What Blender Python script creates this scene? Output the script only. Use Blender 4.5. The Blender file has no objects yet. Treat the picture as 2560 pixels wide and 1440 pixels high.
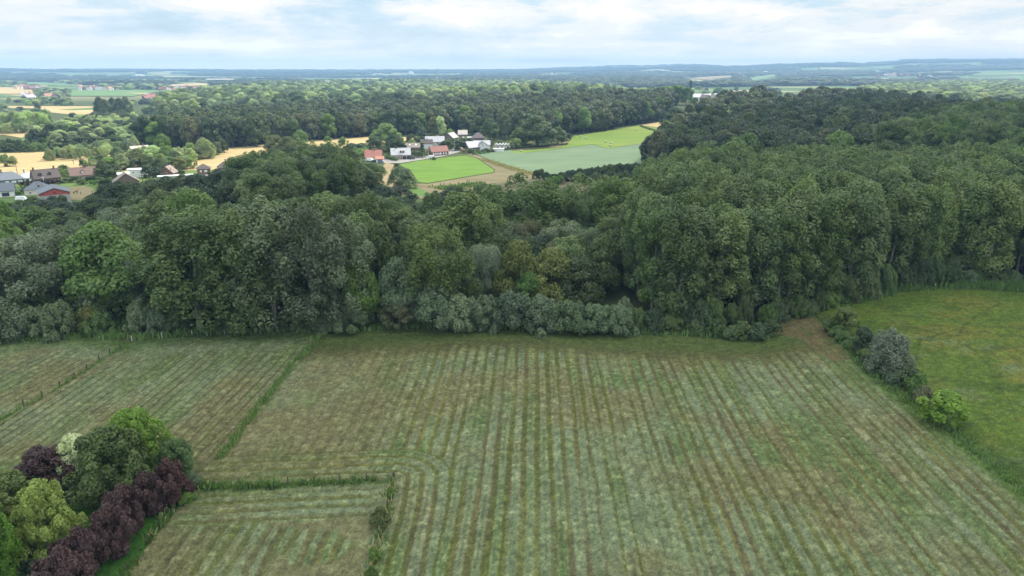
import bpy, math, random
import numpy as np
sc = bpy.context.scene
rad = math.radians
RNG = np.random.default_rng(7)
random.seed(7)
# ---------------------------------------------------------------- camera, sky, sun, exposure
CAMH, F, PITCH = 60.0, 1707.0, rad(17.8)
cam_d = bpy.data.cameras.new('camera'); cam = bpy.data.objects.new('camera', cam_d)
sc.collection.objects.link(cam); sc.camera = cam
cam.location = (0, 0, CAMH); cam.rotation_euler = (rad(90)-PITCH, 0, 0)
cam_d.sensor_width = 36; cam_d.lens = 36*F/2560; cam_d.clip_start = 1; cam_d.clip_end = 90000
SUN_EL, SUN_AZ = rad(50), rad(46)          # azimuth measured from +Y towards +X
SDIR = (math.sin(SUN_AZ)*math.cos(SUN_EL), math.cos(SUN_AZ)*math.cos(SUN_EL), math.sin(SUN_EL))
sd = bpy.data.lights.new('sun', 'SUN'); sd.energy = 4.8; sd.angle = rad(0.53); sd.color = (1, .94, .82)
sun = bpy.data.objects.new('sun', sd); sc.collection.objects.link(sun)
sun.rotation_euler = (math.pi/2-SUN_EL, 0, math.pi-SUN_AZ)
w = bpy.data.worlds.new('World'); sc.world = w; w.use_nodes = True
nt = w.node_tree; nt.nodes.clear()
def N(t, kind, **kw):
    n = t.nodes.new(kind)
    for k, v in kw.items(): setattr(n, k, v)
    return n
def L(t, a, b): t.links.new(a, b)
def math_n(t, op, a, b=None, c=None, clamp=False):
    n = N(t, 'ShaderNodeMath', operation=op); n.use_clamp = clamp
    for i, v in enumerate((a, b, c)):
        if v is None: continue
        if isinstance(v, (int, float)): n.inputs[i].default_value = v
        else: L(t, v, n.inputs[i])
    return n.outputs[0]
def mix_n(t, f, a, b, blend='MIX'):
    n = N(t, 'ShaderNodeMix', data_type='RGBA', blend_type=blend)
    for i, v in ((0, f), (6, a), (7, b)):
        if isinstance(v, (int, float)): n.inputs[i].default_value = v
        elif isinstance(v, tuple): n.inputs[i].default_value = (*v, 1)[:4]
        else: L(t, v, n.inputs[i])
    return n.outputs[2]
def ramp_n(t, f, stops):
    n = N(t, 'ShaderNodeValToRGB'); e = n.color_ramp.elements
    while len(e) < len(stops): e.new(.5)
    for q, (p, c) in zip(e, stops):
        q.position = p; q.color = (*c, 1) if isinstance(c, tuple) else (c, c, c, 1)
    L(t, f, n.inputs[0]); return n.outputs[0]
def noise_n(t, vec, scale, detail=4, rough=.55, dist=0):
    n = N(t, 'ShaderNodeTexNoise'); n.inputs['Scale'].default_value = scale
    n.inputs['Detail'].default_value = detail; n.inputs['Roughness'].default_value = rough
    n.inputs['Distortion'].default_value = dist
    if vec is not None: L(t, vec, n.inputs['Vector'])
    return n.outputs['Fac']
sky = N(nt, 'ShaderNodeTexSky', sky_type='NISHITA'); sky.sun_disc = False
sky.sun_elevation = SUN_EL; sky.sun_rotation = SUN_AZ; sky.air_density = 1; sky.dust_density = 1.5
bg1 = N(nt, 'ShaderNodeBackground'); bg1.inputs[1].default_value = 0.1; L(nt, sky.outputs[0], bg1.inputs[0])
SKYSEED = 33.3
tc = N(nt, 'ShaderNodeTexCoord'); sep = N(nt, 'ShaderNodeSeparateXYZ'); L(nt, tc.outputs['Generated'], sep.inputs[0])
zz = math_n(nt, 'ADD', math_n(nt, 'MAXIMUM', sep.outputs[2], 0), .055)
cx = math_n(nt, 'DIVIDE', sep.outputs[0], zz); cy = math_n(nt, 'DIVIDE', sep.outputs[1], zz)
cmb = N(nt, 'ShaderNodeCombineXYZ'); L(nt, cx, cmb.inputs[0]); L(nt, cy, cmb.inputs[1]); cmb.inputs[2].default_value = SKYSEED
big = noise_n(nt, cmb.outputs[0], .30, 5, .5, .2)                       # broad sheets, seen in perspective
mps = N(nt, 'ShaderNodeMapping'); mps.inputs['Scale'].default_value = (1, 1, 3.6); mps.inputs['Location'].default_value = (SKYSEED, 2.2, .7); L(nt, tc.outputs['Generated'], mps.inputs[0])
puff = noise_n(nt, mps.outputs[0], 6.5, 9, .66, .25)                    # heaped cumulus
n3 = math_n(nt, 'ADD', math_n(nt, 'MULTIPLY', big, .50), math_n(nt, 'MULTIPLY', puff, .50))
cloudcol = ramp_n(nt, n3, [(.38, (.30, .48, .62)), (.44, (.40, .54, .63)), (.475, (.52, .60, .645)), (.495, (.655, .665, .66)), (.53, (.71, .70, .685)), (.57, (.93, .91, .88)), (.62, (1.1, 1.07, 1.02))])
hz = ramp_n(nt, sep.outputs[2], [(0.0, 1.0), (.03, .6), (.09, .0)])
glow = ramp_n(nt, sep.outputs[2], [(0.0, (1.42, 1.18, .98)), (.016, (1.15, 1.03, .92)), (.04, (.86, .855, .835))])
cloudcol = mix_n(nt, math_n(nt, 'MULTIPLY', hz, .85), cloudcol, glow)
bg2 = N(nt, 'ShaderNodeBackground'); L(nt, cloudcol, bg2.inputs[0])
L(nt, math_n(nt, 'MULTIPLY_ADD', math_n(nt, 'MAXIMUM', sep.outputs[2], 0), 2.3, 1.02), bg2.inputs[1])
cover = ramp_n(nt, n3, [(.34, .55), (.45, .93)])
mxs = N(nt, 'ShaderNodeMixShader'); L(nt, cover, mxs.inputs[0]); L(nt, bg1.outputs[0], mxs.inputs[1]); L(nt, bg2.outputs[0], mxs.inputs[2])
wo = N(nt, 'ShaderNodeOutputWorld'); L(nt, mxs.outputs[0], wo.inputs[0])
vs = sc.view_settings; vs.view_transform = 'Standard'; vs.look = 'None'; vs.exposure = 0.34; vs.gamma = 1; vs.use_curve_mapping = False
cy_ = sc.cycles
cy_.use_denoising = True; cy_.denoiser = 'OPENIMAGEDENOISE'; cy_.denoising_prefilter = 'ACCURATE'
cy_.max_bounces = 5; cy_.diffuse_bounces = 3; cy_.glossy_bounces = 1; cy_.transmission_bounces = 3; cy_.volume_bounces = 0
cy_.transparent_max_bounces = 8; cy_.caustics_reflective = False; cy_.caustics_refractive = False
cy_.sample_clamp_indirect = 4; cy_.use_adaptive_sampling = False

# ---------------------------------------------------------------- numeric helpers
def vnoise(x, y, seed=0):
    xi = np.floor(x).astype(np.int64); yi = np.floor(y).astype(np.int64)
    fx = x-xi; fy = y-yi; fx = fx*fx*(3-2*fx); fy = fy*fy*(3-2*fy)
    def h(a, b):
        v = (a*374761393 + b*668265263 + seed*974634777) & 0xffffffff
        v = ((v ^ (v >> 13))*1274126177) & 0xffffffff
        v = (v ^ (v >> 16)) & 0xffffff
        return v/float(0xffffff)
    return (h(xi, yi)*(1-fx)+h(xi+1, yi)*fx)*(1-fy)+(h(xi, yi+1)*(1-fx)+h(xi+1, yi+1)*fx)*fy
def fbm(x, y, s, seed=0, o=4):
    x = np.asarray(x, float)/s; y = np.asarray(y, float)/s
    r = 0; a = .5; t = 0
    for k in range(o):
        r = r+a*vnoise(x, y, seed+k*17); t += a; a *= .5; x = x*2.03+5.1; y = y*2.03+3.3
    return r/t
def sstep(a, b, v):
    t = np.clip((v-a)/(b-a), 0, 1); return t*t*(3-2*t)
SKYU = np.array([-3000, 0, 400, 800, 1100, 1300, 1400, 1500, 1560, 1600, 1700, 1760, 1820, 1880, 1950, 2050, 2120, 2200, 2255, 2262, 2400, 2560, 4200], float)
SKYV = np.array([175, 175, 176, 177, 177, 176, 172, 168, 165, 166, 161, 162, 165, 163, 160, 157, 159, 158, 155, 152, 151.5, 150, 148], float)
def terr(x, y):
    x = np.asarray(x, float); y = np.asarray(y, float)
    r = np.hypot(x, y)
    h = 13*np.exp(-((x-220)/430)**2-((y-1050)/270)**2) + 11*np.exp(-((x-400)/190)**2-((y-520)/170)**2)
    far = sstep(1500, 6000, r)
    h = h+far*(fbm(x, y*1.8, 1600, 5, 3)-.45)*36
    yy = np.maximum(y, 200.); az = x/yy
    u = 1280+az*1.05*F*1.0
    v = np.interp(u, SKYU, SKYV) - 1.6*(fbm(x, y, 420, 9, 3)-.5)
    top = CAMH+yy*(172-v)/1883.
    k = sstep(4200, 9000, r)*np.where(y > 0, 1, 0)
    h = h*(1-k)+top*k*(1-.0*k)
    h = np.where(r > 9600, h-(r-9600)*.03*np.where(y > 0, 1, 0), h)
    return h
def ray(u, v):
    c, s = math.cos(PITCH), math.sin(PITCH)
    a = (u-1280)/F; b = (720-v)/F
    return (a, c+b*s, -s+b*c)
def Pz(u, v, z=0.):
    d = ray(u, v); k = (z-CAMH)/d[2]; return (d[0]*k, d[1]*k)
def G(u, v):
    d = ray(u, v)
    if d[2] > -.003: d = (d[0], d[1], -.003)
    t = 30.; p = None
    while t < 20000:
        x, y, z = d[0]*t, d[1]*t, CAMH+d[2]*t
        if z < float(terr(x, y)):
            lo, hi = p, t
            for _ in range(24):
                m = (lo+hi)/2
                if CAMH+d[2]*m < float(terr(d[0]*m, d[1]*m)): hi = m
                else: lo = m
            return (d[0]*hi, d[1]*hi)
        p = t; t *= 1.02
    return (d[0]*9000, d[1]*9000)
def depth(x, y, z=0): return y*math.cos(PITCH)+(CAMH-z)*math.sin(PITCH)
def inpoly(x, y, P):
    x = np.asarray(x); y = np.asarray(y); r = np.zeros(x.shape, bool); n = len(P)
    for i in range(n):
        x1, y1 = P[i]; x2, y2 = P[(i+1) % n]
        if y1 == y2: continue
        c = ((y1 > y) != (y2 > y)) & (x < (x2-x1)*(y-y1)/(y2-y1)+x1)
        r ^= c
    return r
def dseg(x, y, a, b):
    vx, vy = b[0]-a[0], b[1]-a[1]; q = vx*vx+vy*vy+1e-9
    t = np.clip(((x-a[0])*vx+(y-a[1])*vy)/q, 0, 1)
    return np.hypot(x-a[0]-t*vx, y-a[1]-t*vy)
def dpoly(x, y, pts):
    d = dseg(x, y, pts[0], pts[1])
    for a, b in zip(pts[1:-1], pts[2:]): d = np.minimum(d, dseg(x, y, a, b))
    return d
def hexpts(P, sp, jit=.35, seed=1):
    r = np.random.default_rng(seed)
    P = np.array(P); x0, y0 = P.min(0); x1, y1 = P.max(0)
    ys = np.arange(y0, y1, sp*.87); out = []
    for k, yv in enumerate(ys):
        xs = np.arange(x0+(k % 2)*sp/2, x1, sp); out.append(np.stack([xs, np.full(xs.shape, yv)], 1))
    q = np.concatenate(out); q = q+r.uniform(-jit*sp, jit*sp, q.shape)
    return q[inpoly(q[:, 0], q[:, 1], P)]

# ---------------------------------------------------------------- object helpers
COL = sc.collection
def mesh_np(name, V, Fq, mats=(), attrs=None, smooth=False):
    V = np.asarray(V, np.float32).reshape(-1, 3); Fq = np.asarray(Fq, np.int32); k = Fq.shape[1]; n = Fq.shape[0]
    m = bpy.data.meshes.new(name)
    m.vertices.add(len(V)); m.vertices.foreach_set('co', V.ravel())
    m.loops.add(n*k); m.loops.foreach_set('vertex_index', Fq.ravel())
    m.polygons.add(n); m.polygons.foreach_set('loop_start', np.arange(0, n*k, k, dtype=np.int32))
    if smooth: m.polygons.foreach_set('use_smooth', np.ones(n, bool))
    for mt in mats: m.materials.append(mt)
    for an, (typ, arr) in (attrs or {}).items():
        a = m.attributes.new(an, typ, 'POINT')
        a.data.foreach_set({'FLOAT': 'value', 'INT': 'value', 'FLOAT_VECTOR': 'vector', 'FLOAT_COLOR': 'color'}[typ], np.ascontiguousarray(arr).ravel())
    m.update(calc_edges=True)
    return m
def add(name, m, parent=None, loc=None, rotz=None, scale=None, **props):
    o = bpy.data.objects.new(name, m); COL.objects.link(o)
    if parent is not None: o.parent = parent
    if loc is not None: o.location = loc
    if rotz is not None: o.rotation_euler = (0, 0, rotz)
    if scale is not None: o.scale = scale
    for k, v in props.items(): o[k] = v
    return o
def thing(name, label, cat, loc=(0, 0, 0), rotz=0, group=None, scale=None):
    o = add(name, None, None, loc, rotz, scale, label=label, category=cat)
    o.empty_display_size = .2
    if group: o['group'] = group
    return o
class MB:
    def __init__(s): s.v = []; s.f = []; s.mi = []; s.cur = 0
    def poly(s, pts):
        n = len(s.v); s.v += [tuple(p) for p in pts]; s.f.append(tuple(range(n, n+len(pts)))); s.mi.append(s.cur)
    def box(s, x0, x1, y0, y1, z0, z1):
        n = len(s.v)
        s.v += [(x0, y0, z0), (x1, y0, z0), (x1, y1, z0), (x0, y1, z0), (x0, y0, z1), (x1, y0, z1), (x1, y1, z1), (x0, y1, z1)]
        for q in ((0, 3, 2, 1), (4, 5, 6, 7), (0, 1, 5, 4), (1, 2, 6, 5), (2, 3, 7, 6), (3, 0, 4, 7)):
            s.f.append(tuple(n+i for i in q)); s.mi.append(s.cur)
    def tube(s, pts, rs, k=6):
        n0 = len(s.v); pts = [np.array(p, float) for p in pts]
        for i, p in enumerate(pts):
            d = pts[min(i+1, len(pts)-1)]-pts[max(i-1, 0)]; d = d/(np.linalg.norm(d)+1e-9)
            a = np.cross(d, (0, 0, 1) if abs(d[2]) < .9 else (1, 0, 0)); a /= np.linalg.norm(a); b = np.cross(d, a)
            for j in range(k):
                t = 2*math.pi*j/k; s.v.append(tuple(p+rs[i]*(math.cos(t)*a+math.sin(t)*b)))
        for i in range(len(pts)-1):
            for j in range(k):
                a0 = n0+i*k+j; a1 = n0+i*k+(j+1) % k; s.f.append((a0, a1, a1+k, a0+k)); s.mi.append(s.cur)
        s.f.append(tuple(n0+(len(pts)-1)*k+j for j in range(k))); s.mi.append(s.cur)
        s.f.append(tuple(n0+k-1-j for j in range(k))); s.mi.append(s.cur)
    def mesh(s, name, *mats):
        m = bpy.data.meshes.new(name); m.from_pydata(s.v, [], s.f)
        for mt in mats: m.materials.append(mt)
        if len(mats) > 1: m.polygons.foreach_set('material_index', s.mi)
        m.update(); return m

# ---------------------------------------------------------------- materials
def newmat(name):
    m = bpy.data.materials.new(name); m.use_nodes = True; t = m.node_tree; t.nodes.clear()
    out = N(t, 'ShaderNodeOutputMaterial'); return m, t, out
def bsdf(t, out, col, rough=.8, spec=.2, bump=None, bs=.3, bd=.05):
    b = N(t, 'ShaderNodeBsdfPrincipled')
    if isinstance(col, tuple): b.inputs['Base Color'].default_value = (*col, 1)
    else: L(t, col, b.inputs['Base Color'])
    b.inputs['Roughness'].default_value = rough; b.inputs['Specular IOR Level'].default_value = spec
    if bump is not None:
        q = N(t, 'ShaderNodeBump'); q.inputs['Strength'].default_value = bs; q.inputs['Distance'].default_value = bd
        L(t, bump, q.inputs['Height']); L(t, q.outputs[0], b.inputs['Normal'])
    L(t, b.outputs[0], out.inputs[0]); return b
_mc = {}
def plain(name, col, var=.18, scale=2., rough=.8, spec=.25):
    if name in _mc: return _mc[name]
    m, t, out = newmat(name); tc = N(t, 'ShaderNodeTexCoord')
    n = noise_n(t, tc.outputs['Object'], scale, 5, .6)
    c = mix_n(t, n, tuple(max(0, x*(1-var*1.6)) for x in col), tuple(min(1, x*(1+var*1.6)) for x in col))
    bsdf(t, out, c, rough, spec, n, .25, .03); _mc[name] = m; return m
def leafmat(name, a, b, trans=.3, spec=.25, rough=.55, hue=.5):
    m, t, out = newmat(name)
    at = N(t, 'ShaderNodeAttribute', attribute_name='tint'); oi = N(t, 'ShaderNodeObjectInfo')
    f = math_n(t, 'ADD', math_n(t, 'MULTIPLY', at.outputs['Fac'], .60), math_n(t, 'MULTIPLY', oi.outputs['Random'], .40))
    c = mix_n(t, f, a, b)
    # each tree a little lighter, darker, yellower or greyer than its neighbours
    r2 = math_n(t, 'FRACT', math_n(t, 'MULTIPLY', oi.outputs['Random'], 17.3))
    r3 = math_n(t, 'FRACT', math_n(t, 'MULTIPLY', oi.outputs['Random'], 41.7))
    hs = N(t, 'ShaderNodeHueSaturation'); L(t, c, hs.inputs['Color'])
    L(t, math_n(t, 'ADD', math_n(t, 'MULTIPLY', r2, .05*hue), .5-.028*hue), hs.inputs['Hue'])
    L(t, math_n(t, 'ADD', math_n(t, 'MULTIPLY', r3, .4*hue), 1-.24*hue), hs.inputs['Saturation'])
    L(t, math_n(t, 'ADD', math_n(t, 'MULTIPLY', oi.outputs['Random'], .5*hue), 1-.25*hue), hs.inputs['Value'])
    b = N(t, 'ShaderNodeBsdfPrincipled'); L(t, hs.outputs[0], b.inputs['Base Color'])
    b.inputs['Roughness'].default_value = rough; b.inputs['Specular IOR Level'].default_value = spec*1.5
    tr = N(t, 'ShaderNodeBsdfTranslucent')
    tc = mix_n(t, 1.0, hs.outputs[0], (1.25, 1.35, .6), 'MULTIPLY'); L(t, tc, tr.inputs[0])
    mx = N(t, 'ShaderNodeMixShader'); mx.inputs[0].default_value = trans
    L(t, b.outputs[0], mx.inputs[1]); L(t, tr.outputs[0], mx.inputs[2]); L(t, mx.outputs[0], out.inputs[0])
    return m
LM = {
 'poplar': leafmat('poplar_leaves', (.038, .075, .018), (.185, .25, .075), .25),
 'greypoplar': leafmat('grey_poplar_leaves', (.045, .075, .030), (.185, .23, .12), .22),
 'oak': leafmat('oak_leaves', (.030, .058, .015), (.125, .17, .048), .22),
 'forest': leafmat('forest_leaves', (.028, .050, .017), (.095, .125, .040), .22, hue=1.0),
 'willow': leafmat('willow_leaves', (.095, .135, .07), (.23, .275, .165), .28),
 'sallow': leafmat('sallow_leaves', (.075, .12, .055), (.18, .235, .12), .28),
 'olive': leafmat('olive_leaves', (.075, .10, .022), (.19, .21, .05), .3),
 'lime': leafmat('bright_leaves', (0.070, 0.160, 0.023), (0.192, 0.320, 0.051), .35),
 'mid': leafmat('green_leaves', (.075, .14, .032), (.18, .27, .07), .4),
 'valley': leafmat('sun_paled_valley_leaves', (.22, .30, .14), (.42, .48, .26), .45, hue=1.0),  # pale foliage, lightened further: sunlight and distance haze painted into the leaf colour
 'copper': leafmat('copper_leaves', (.032, .016, .015), (.088, .048, .044), .15, hue=.25),
 'copperred': leafmat('red_copper_leaves', (.045, .02, .018), (.14, .062, .048), .15, hue=.25),
 'yellow': leafmat('yellow_green_leaves', (0.154, 0.218, 0.038), (0.410, 0.486, 0.128), .3, hue=.2),
 'cream': leafmat('cream_leaves', (0.320, 0.422, 0.179), (0.750, 0.750, 0.538), .3, hue=.2),
 'dark': leafmat('dark_leaves', (0.028, 0.054, 0.023), (0.077, 0.115, 0.045), .2),
 'sunny': leafmat('painted_sunlit_leaves', (.10, .18, .045), (.26, .36, .11), .45),  # brighter copy of the green leaves, sunlight painted into the colour
 'silver': leafmat('silver_willow_leaves', (.13, .17, .105), (.29, .33, .23), .28),
 'conifer': leafmat('conifer_leaves', (0.038, 0.070, 0.032), (0.096, 0.141, 0.058), .1),
 'rust': leafmat('rusty_leaves', (.07, .085, .035), (.165, .165, .075), .25, hue=.3),
 'drygrass': leafmat('dry_grass_leaves', (0.205, 0.192, 0.090), (0.435, 0.384, 0.205), .25, hue=.2),
 'grass': leafmat('tall_grass_leaves', (0.064, 0.128, 0.028), (0.166, 0.256, 0.077), .3, hue=.2),
}
BARK = plain('bark', (.13, .11, .085), .3, 3); PALEBARK = plain('pale_bark', (.27, .25, .21), .3, 2)

# ---------------------------------------------------------------- tree builders
def unit(n, r):
    q = r.normal(size=(n, 3)); return q/np.linalg.norm(q, axis=1, keepdims=True)
def leaves(P, Nn, size, r, aspect=1.5):
    n = len(P); rnd = unit(n, r)
    a = np.cross(Nn, rnd); a /= np.linalg.norm(a, axis=1, keepdims=True)+1e-9
    b = np.cross(Nn, a); s = size*r.uniform(.55, 1.35, (n, 1))
    a = a*s*.5*aspect; b = b*s*.5/aspect*1.2
    off = Nn*s*.18
    V = np.stack([P-a+off*0, P-b-off, P+a, P+b+off], 1).reshape(-1, 3)
    return V, np.arange(n*4, dtype=np.int32).reshape(-1, 4)
def profile(shape, t):
    if shape == 'poplar': return np.clip(1-np.abs((t-.60)/np.where(t < .6, .95, .44))**2.6, 0, 1)**.5
    if shape == 'dome': return np.sqrt(np.clip(1-((t-.38)/.64)**2, 0, 1))
    if shape == 'flat': return np.sqrt(np.clip(1-((t-.55)/.56)**2, 0, 1))
    if shape == 'shrub': return np.sqrt(np.clip(1-(t*.98)**2.2, 0, 1))
    if shape == 'cone': return np.clip(1-t, 0.03, 1)**.85
    return np.sqrt(np.clip(1-(2*t-1)**2, 0, 1))
def crown(seed, H, W, base, shape, ncl, cr, leaf, nl, vert=1., tilt=(0, 0), lumps=.18, fill=.12, sharp=0.):
    r = np.random.default_rng(seed); R = W/2
    t = r.beta(1.25, 1.0, ncl)
    k = np.arange(ncl); ang = k*2.399+r.uniform(-.5, .5, ncl)
    lump = 1+lumps*np.sin(ang*2+seed)*np.cos(t*7+seed)+lumps*.8*r.normal(size=ncl)*.5
    pr = profile(shape, t)*R*lump
    rr = np.maximum(pr-cr*.7, 0)*np.where(r.random(ncl) < fill*2, r.uniform(.2, .8, ncl), r.uniform(.86, 1.0, ncl))
    h0 = base*H; zc = h0+cr*.5+t*(H-h0-cr*.5-cr*vert*.75)
    C = np.stack([np.cos(ang)*rr+tilt[0]*t**2, np.sin(ang)*rr+tilt[1]*t**2, zc], 1)
    crs = cr*r.uniform(.65, 1.3, ncl)
    w_ = crs**2; idx = r.choice(ncl, nl, p=w_/w_.sum())
    out = C[idx].copy(); out[:, 2] = 0; nn = np.linalg.norm(out, axis=1, keepdims=True)+.3; out /= nn
    d = unit(nl, r)+out*.55; d[:, 2] += .35; d /= np.linalg.norm(d, axis=1, keepdims=True)
    rad_ = (r.uniform(.45, 1.06, nl)**.6)[:, None]*crs[idx][:, None]
    loc = d*rad_; loc[:, 2] *= vert
    if sharp:                                     # sprays that taper upwards
        z_ = np.clip(loc[:, 2:3]/(crs[idx][:, None]*vert), -1, 1); loc[:, :2] *= 1-sharp*np.maximum(z_, 0)
        loc[:, :2] += out[:, :2]*(z_+1)*crs[idx][:, None]*.22
    P = C[idx]+loc
    P[:, 2] = np.maximum(P[:, 2], .15)
    Nn = d*.85+unit(nl, r)*.55; Nn[:, 2] += .3; Nn /= np.linalg.norm(Nn, axis=1, keepdims=True)
    V, Fq = leaves(P, Nn, leaf, r)
    ct = r.uniform(0, 1, ncl)
    tint = np.clip(.68*ct[idx]+.32*r.uniform(0, 1, nl), 0, 1)
    return V, Fq, np.repeat(tint, 4).astype(np.float32), C
def trunk_mb(seed, H, W, base, rb, C, nlimb=7, lean=0.):
    r = random.Random(seed); m = MB()
    top = H*.8; lx = lean*H*.1
    path = [(0, 0, -.4), (lx*.2+r.uniform(-.1, .1), r.uniform(-.1, .1), H*.2), (lx*.6+r.uniform(-.3, .3), r.uniform(-.3, .3), H*.5), (lx, 0, top)]
    m.tube(path, [rb*1.25, rb*.85, rb*.55, rb*.12], 7)
    cs = sorted(C.tolist(), key=lambda c: c[2]); step = max(1, len(cs)//nlimb)
    for c in cs[::step][:nlimb]:
        z0 = max(H*.1, c[2]-H*.18-r.random()*H*.08); f = min(1, z0/top)
        s0 = (lx*f, 0, z0); mid = (c[0]*.45+lx*f*.5, c[1]*.45, z0+(c[2]-z0)*.45)
        m.tube([s0, mid, c], [rb*.38, rb*.22, rb*.06], 5)
    return m
PROTO = {}     # kind -> list of dicts (crown mesh, trunk mesh, H, W, placed crown object)
def proto(kind, n, mat, H, W, base, shape, ncl, cr, leaf, nl, rb=.3, bark=BARK, **kw):
    PROTO[kind] = []
    for i in range(n):
        seed = (sum(map(ord, kind))*7+i*31)
        h, w_ = H*(1+.06*((i % 3)-1)), W*(1+.07*((i*2 % 3)-1))
        V, Fq, ti, C = crown(seed, h, w_, base, shape, ncl, cr, leaf, nl, **kw)
        cm = mesh_np(kind+'_crown', V, Fq, (LM[mat],), {'tint': ('FLOAT', ti)})
        tm = trunk_mb(seed, h, w_, base, rb, C, lean=(i % 3-1)*.6).mesh(kind+'_trunk', bark)
        PROTO[kind].append(dict(crown=cm, trunk=tm, H=h, W=w_, obj=None))
proto('poplar', 5, 'poplar', 28, 10, .10, 'poplar', 78, 1.85, .42, 12500, .36, PALEBARK, vert=1.3, sharp=.35, lumps=.22, fill=.15)
proto('greypoplar', 2, 'greypoplar', 28, 12, .08, 'poplar', 90, 1.9, .40, 14000, .4, PALEBARK, vert=1.3, sharp=.4, lumps=.25, fill=.15)
proto('oak', 5, 'oak', 17, 14, .03, 'dome', 60, 2.15, .45, 10500, .4, vert=.8, lumps=.16, fill=.1)
proto('forest', 4, 'forest', 19, 13, .1, 'dome', 30, 3.0, .75, 4200, .4, vert=.75, lumps=.14, fill=.08)
proto('willow', 3, 'willow', 17, 15, .08, 'flat', 80, 1.8, .34, 13000, .4, vert=.85, lumps=.25, fill=.15)
proto('sallow', 3, 'sallow', 7.5, 8, .0, 'shrub', 60, 1.05, .30, 8500, .15, vert=1.35, sharp=.5, lumps=.2, fill=.1)
proto('small', 4, 'mid', 9, 8, .03, 'dome', 50, 1.15, .42, 4200, .2, vert=.85, lumps=.2)
proto('shrub', 4, 'mid', 3.2, 4, .0, 'shrub', 30, .75, .26, 2400, .08, vert=.9, lumps=.3)
proto('conifer', 2, 'conifer', 13, 5.5, .04, 'cone', 80, .8, .4, 4200, .2, vert=.6, lumps=.1)
proto('garden', 3, 'mid', 11, 10, .06, 'dome', 130, 1.05, .27, 21000, .25, vert=.9, lumps=.3, fill=.15, sharp=.35)
proto('hedgetree', 3, 'copper', 5.2, 5.6, .03, 'dome', 70, .75, .2, 15000, .13, vert=.9, lumps=.34, fill=.15, sharp=.3)
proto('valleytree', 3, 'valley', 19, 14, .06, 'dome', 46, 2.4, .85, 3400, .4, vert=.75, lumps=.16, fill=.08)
proto('roundwillow', 2, 'sallow', 13, 12, .0, 'shrub', 110, 1.9, .40, 13000, .2, vert=1.1, sharp=.4, lumps=.2, fill=.1)
NAMES = {'valleytree': 'broadleaf_tree', 'roundwillow': 'willow_tree', 'poplar': 'poplar_tree', 'greypoplar': 'poplar_tree', 'oak': 'oak_tree', 'forest': 'broadleaf_tree', 'willow': 'willow_tree', 'sallow': 'willow_bush',
         'small': 'garden_tree', 'shrub': 'shrub', 'conifer': 'conifer_tree', 'garden': 'garden_tree', 'hedgetree': 'plum_tree'}
CATS = {'sallow': 'bush', 'shrub': 'bush'}
_ti = [0]
def tree_at(kind, x, y, h, w_, label, group=None, mat=None, rot=None, name=None, z=None):
    _ti[0] += 1; lst = PROTO[kind]; p = lst[_ti[0]*7 % len(lst)] if random.random() < .6 else random.choice(lst)
    for q in lst:
        if q['obj'] is None: p = q; break
    z = float(terr(x, y)) if z is None else z
    root = thing(name or NAMES[kind], label, CATS.get(kind, 'tree'), (x, y, z-.05), random.uniform(0, 6.28) if rot is None else rot, group,
                 (w_/p['W'], w_/p['W'], h/p['H']))
    t = add('trunk', p['trunk'], root); c = add('crown', p['crown'], root)
    if mat:
        c.material_slots[0].link = 'OBJECT'; c.material_slots[0].material = LM[mat]
    if p['obj'] is None and not mat: p['obj'] = c
    return root
def tree_px(kind, u, vb, vt, wpx, label, group=None, mat=None, **kw):
    x, y = G(u, vb); z = float(terr(x, y)); dc = depth(x, y, z+5)
    # height so that the top meets row vt: the vertical line through (x, y)
    d = ray(u, vt); k = y/d[1]; h = CAMH+d[2]*k-z
    return tree_at(kind, x, y, max(h, 1.), wpx*dc/F, label, group, mat, **kw)
# ---------------------------------------------------------------- ground
def ground_mat():
    m, t, out = newmat('ground'); g = N(t, 'ShaderNodeNewGeometry'); pos = g.outputs['Position']
    sp = N(t, 'ShaderNodeSeparateXYZ'); L(t, pos, sp.inputs[0])
    n1 = noise_n(t, pos, .03, 5); n2 = noise_n(t, pos, .6, 6, .65)
    near = mix_n(t, n1, (.040, .062, .018), (.085, .105, .035))
    near = mix_n(t, math_n(t, 'MULTIPLY', n2, .6), near, (.05, .05, .025))
    # far country: a patchwork of meadows, crops and stubble, some 150-400 m a side
    mp = N(t, 'ShaderNodeMapping'); mp.inputs['Scale'].default_value = (.0030, .0042, 0); mp.inputs['Rotation'].default_value = (0, 0, .3); L(t, pos, mp.inputs[0])
    vo = N(t, 'ShaderNodeTexVoronoi'); vo.inputs['Scale'].default_value = 1.; L(t, mp.outputs[0], vo.inputs['Vector']); vo.inputs['Randomness'].default_value = .8
    s2 = N(t, 'ShaderNodeSeparateColor'); L(t, vo.outputs['Color'], s2.inputs[0])
    patch = ramp_n(t, s2.outputs[0], [(0, (.07, .11, .035)), (.3, (.10, .17, .05)), (.5, (.06, .10, .03)), (.62, (.30, .26, .14)), (.74, (.12, .19, .06)), (.86, (.36, .29, .17)), (.93, (.09, .14, .045))])
    for e in patch.node.color_ramp.elements: pass
    patch.node.color_ramp.interpolation = 'CONSTANT'
    patch = mix_n(t, math_n(t, 'MULTIPLY', n1, .4), patch, (.08, .12, .04))
    r = N(t, 'ShaderNodeVectorMath', operation='LENGTH'); L(t, pos, r.inputs[0])
    mr = N(t, 'ShaderNodeMapRange'); mr.inputs[1].default_value = 1500; mr.inputs[2].default_value = 2100; L(t, r.outputs['Value'], mr.inputs[0])
    c = mix_n(t, mr.outputs[0], near, patch)
    bsdf(t, out, c, .95, .1, n2, .5, .15); return m
rings = [0, 8]
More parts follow.
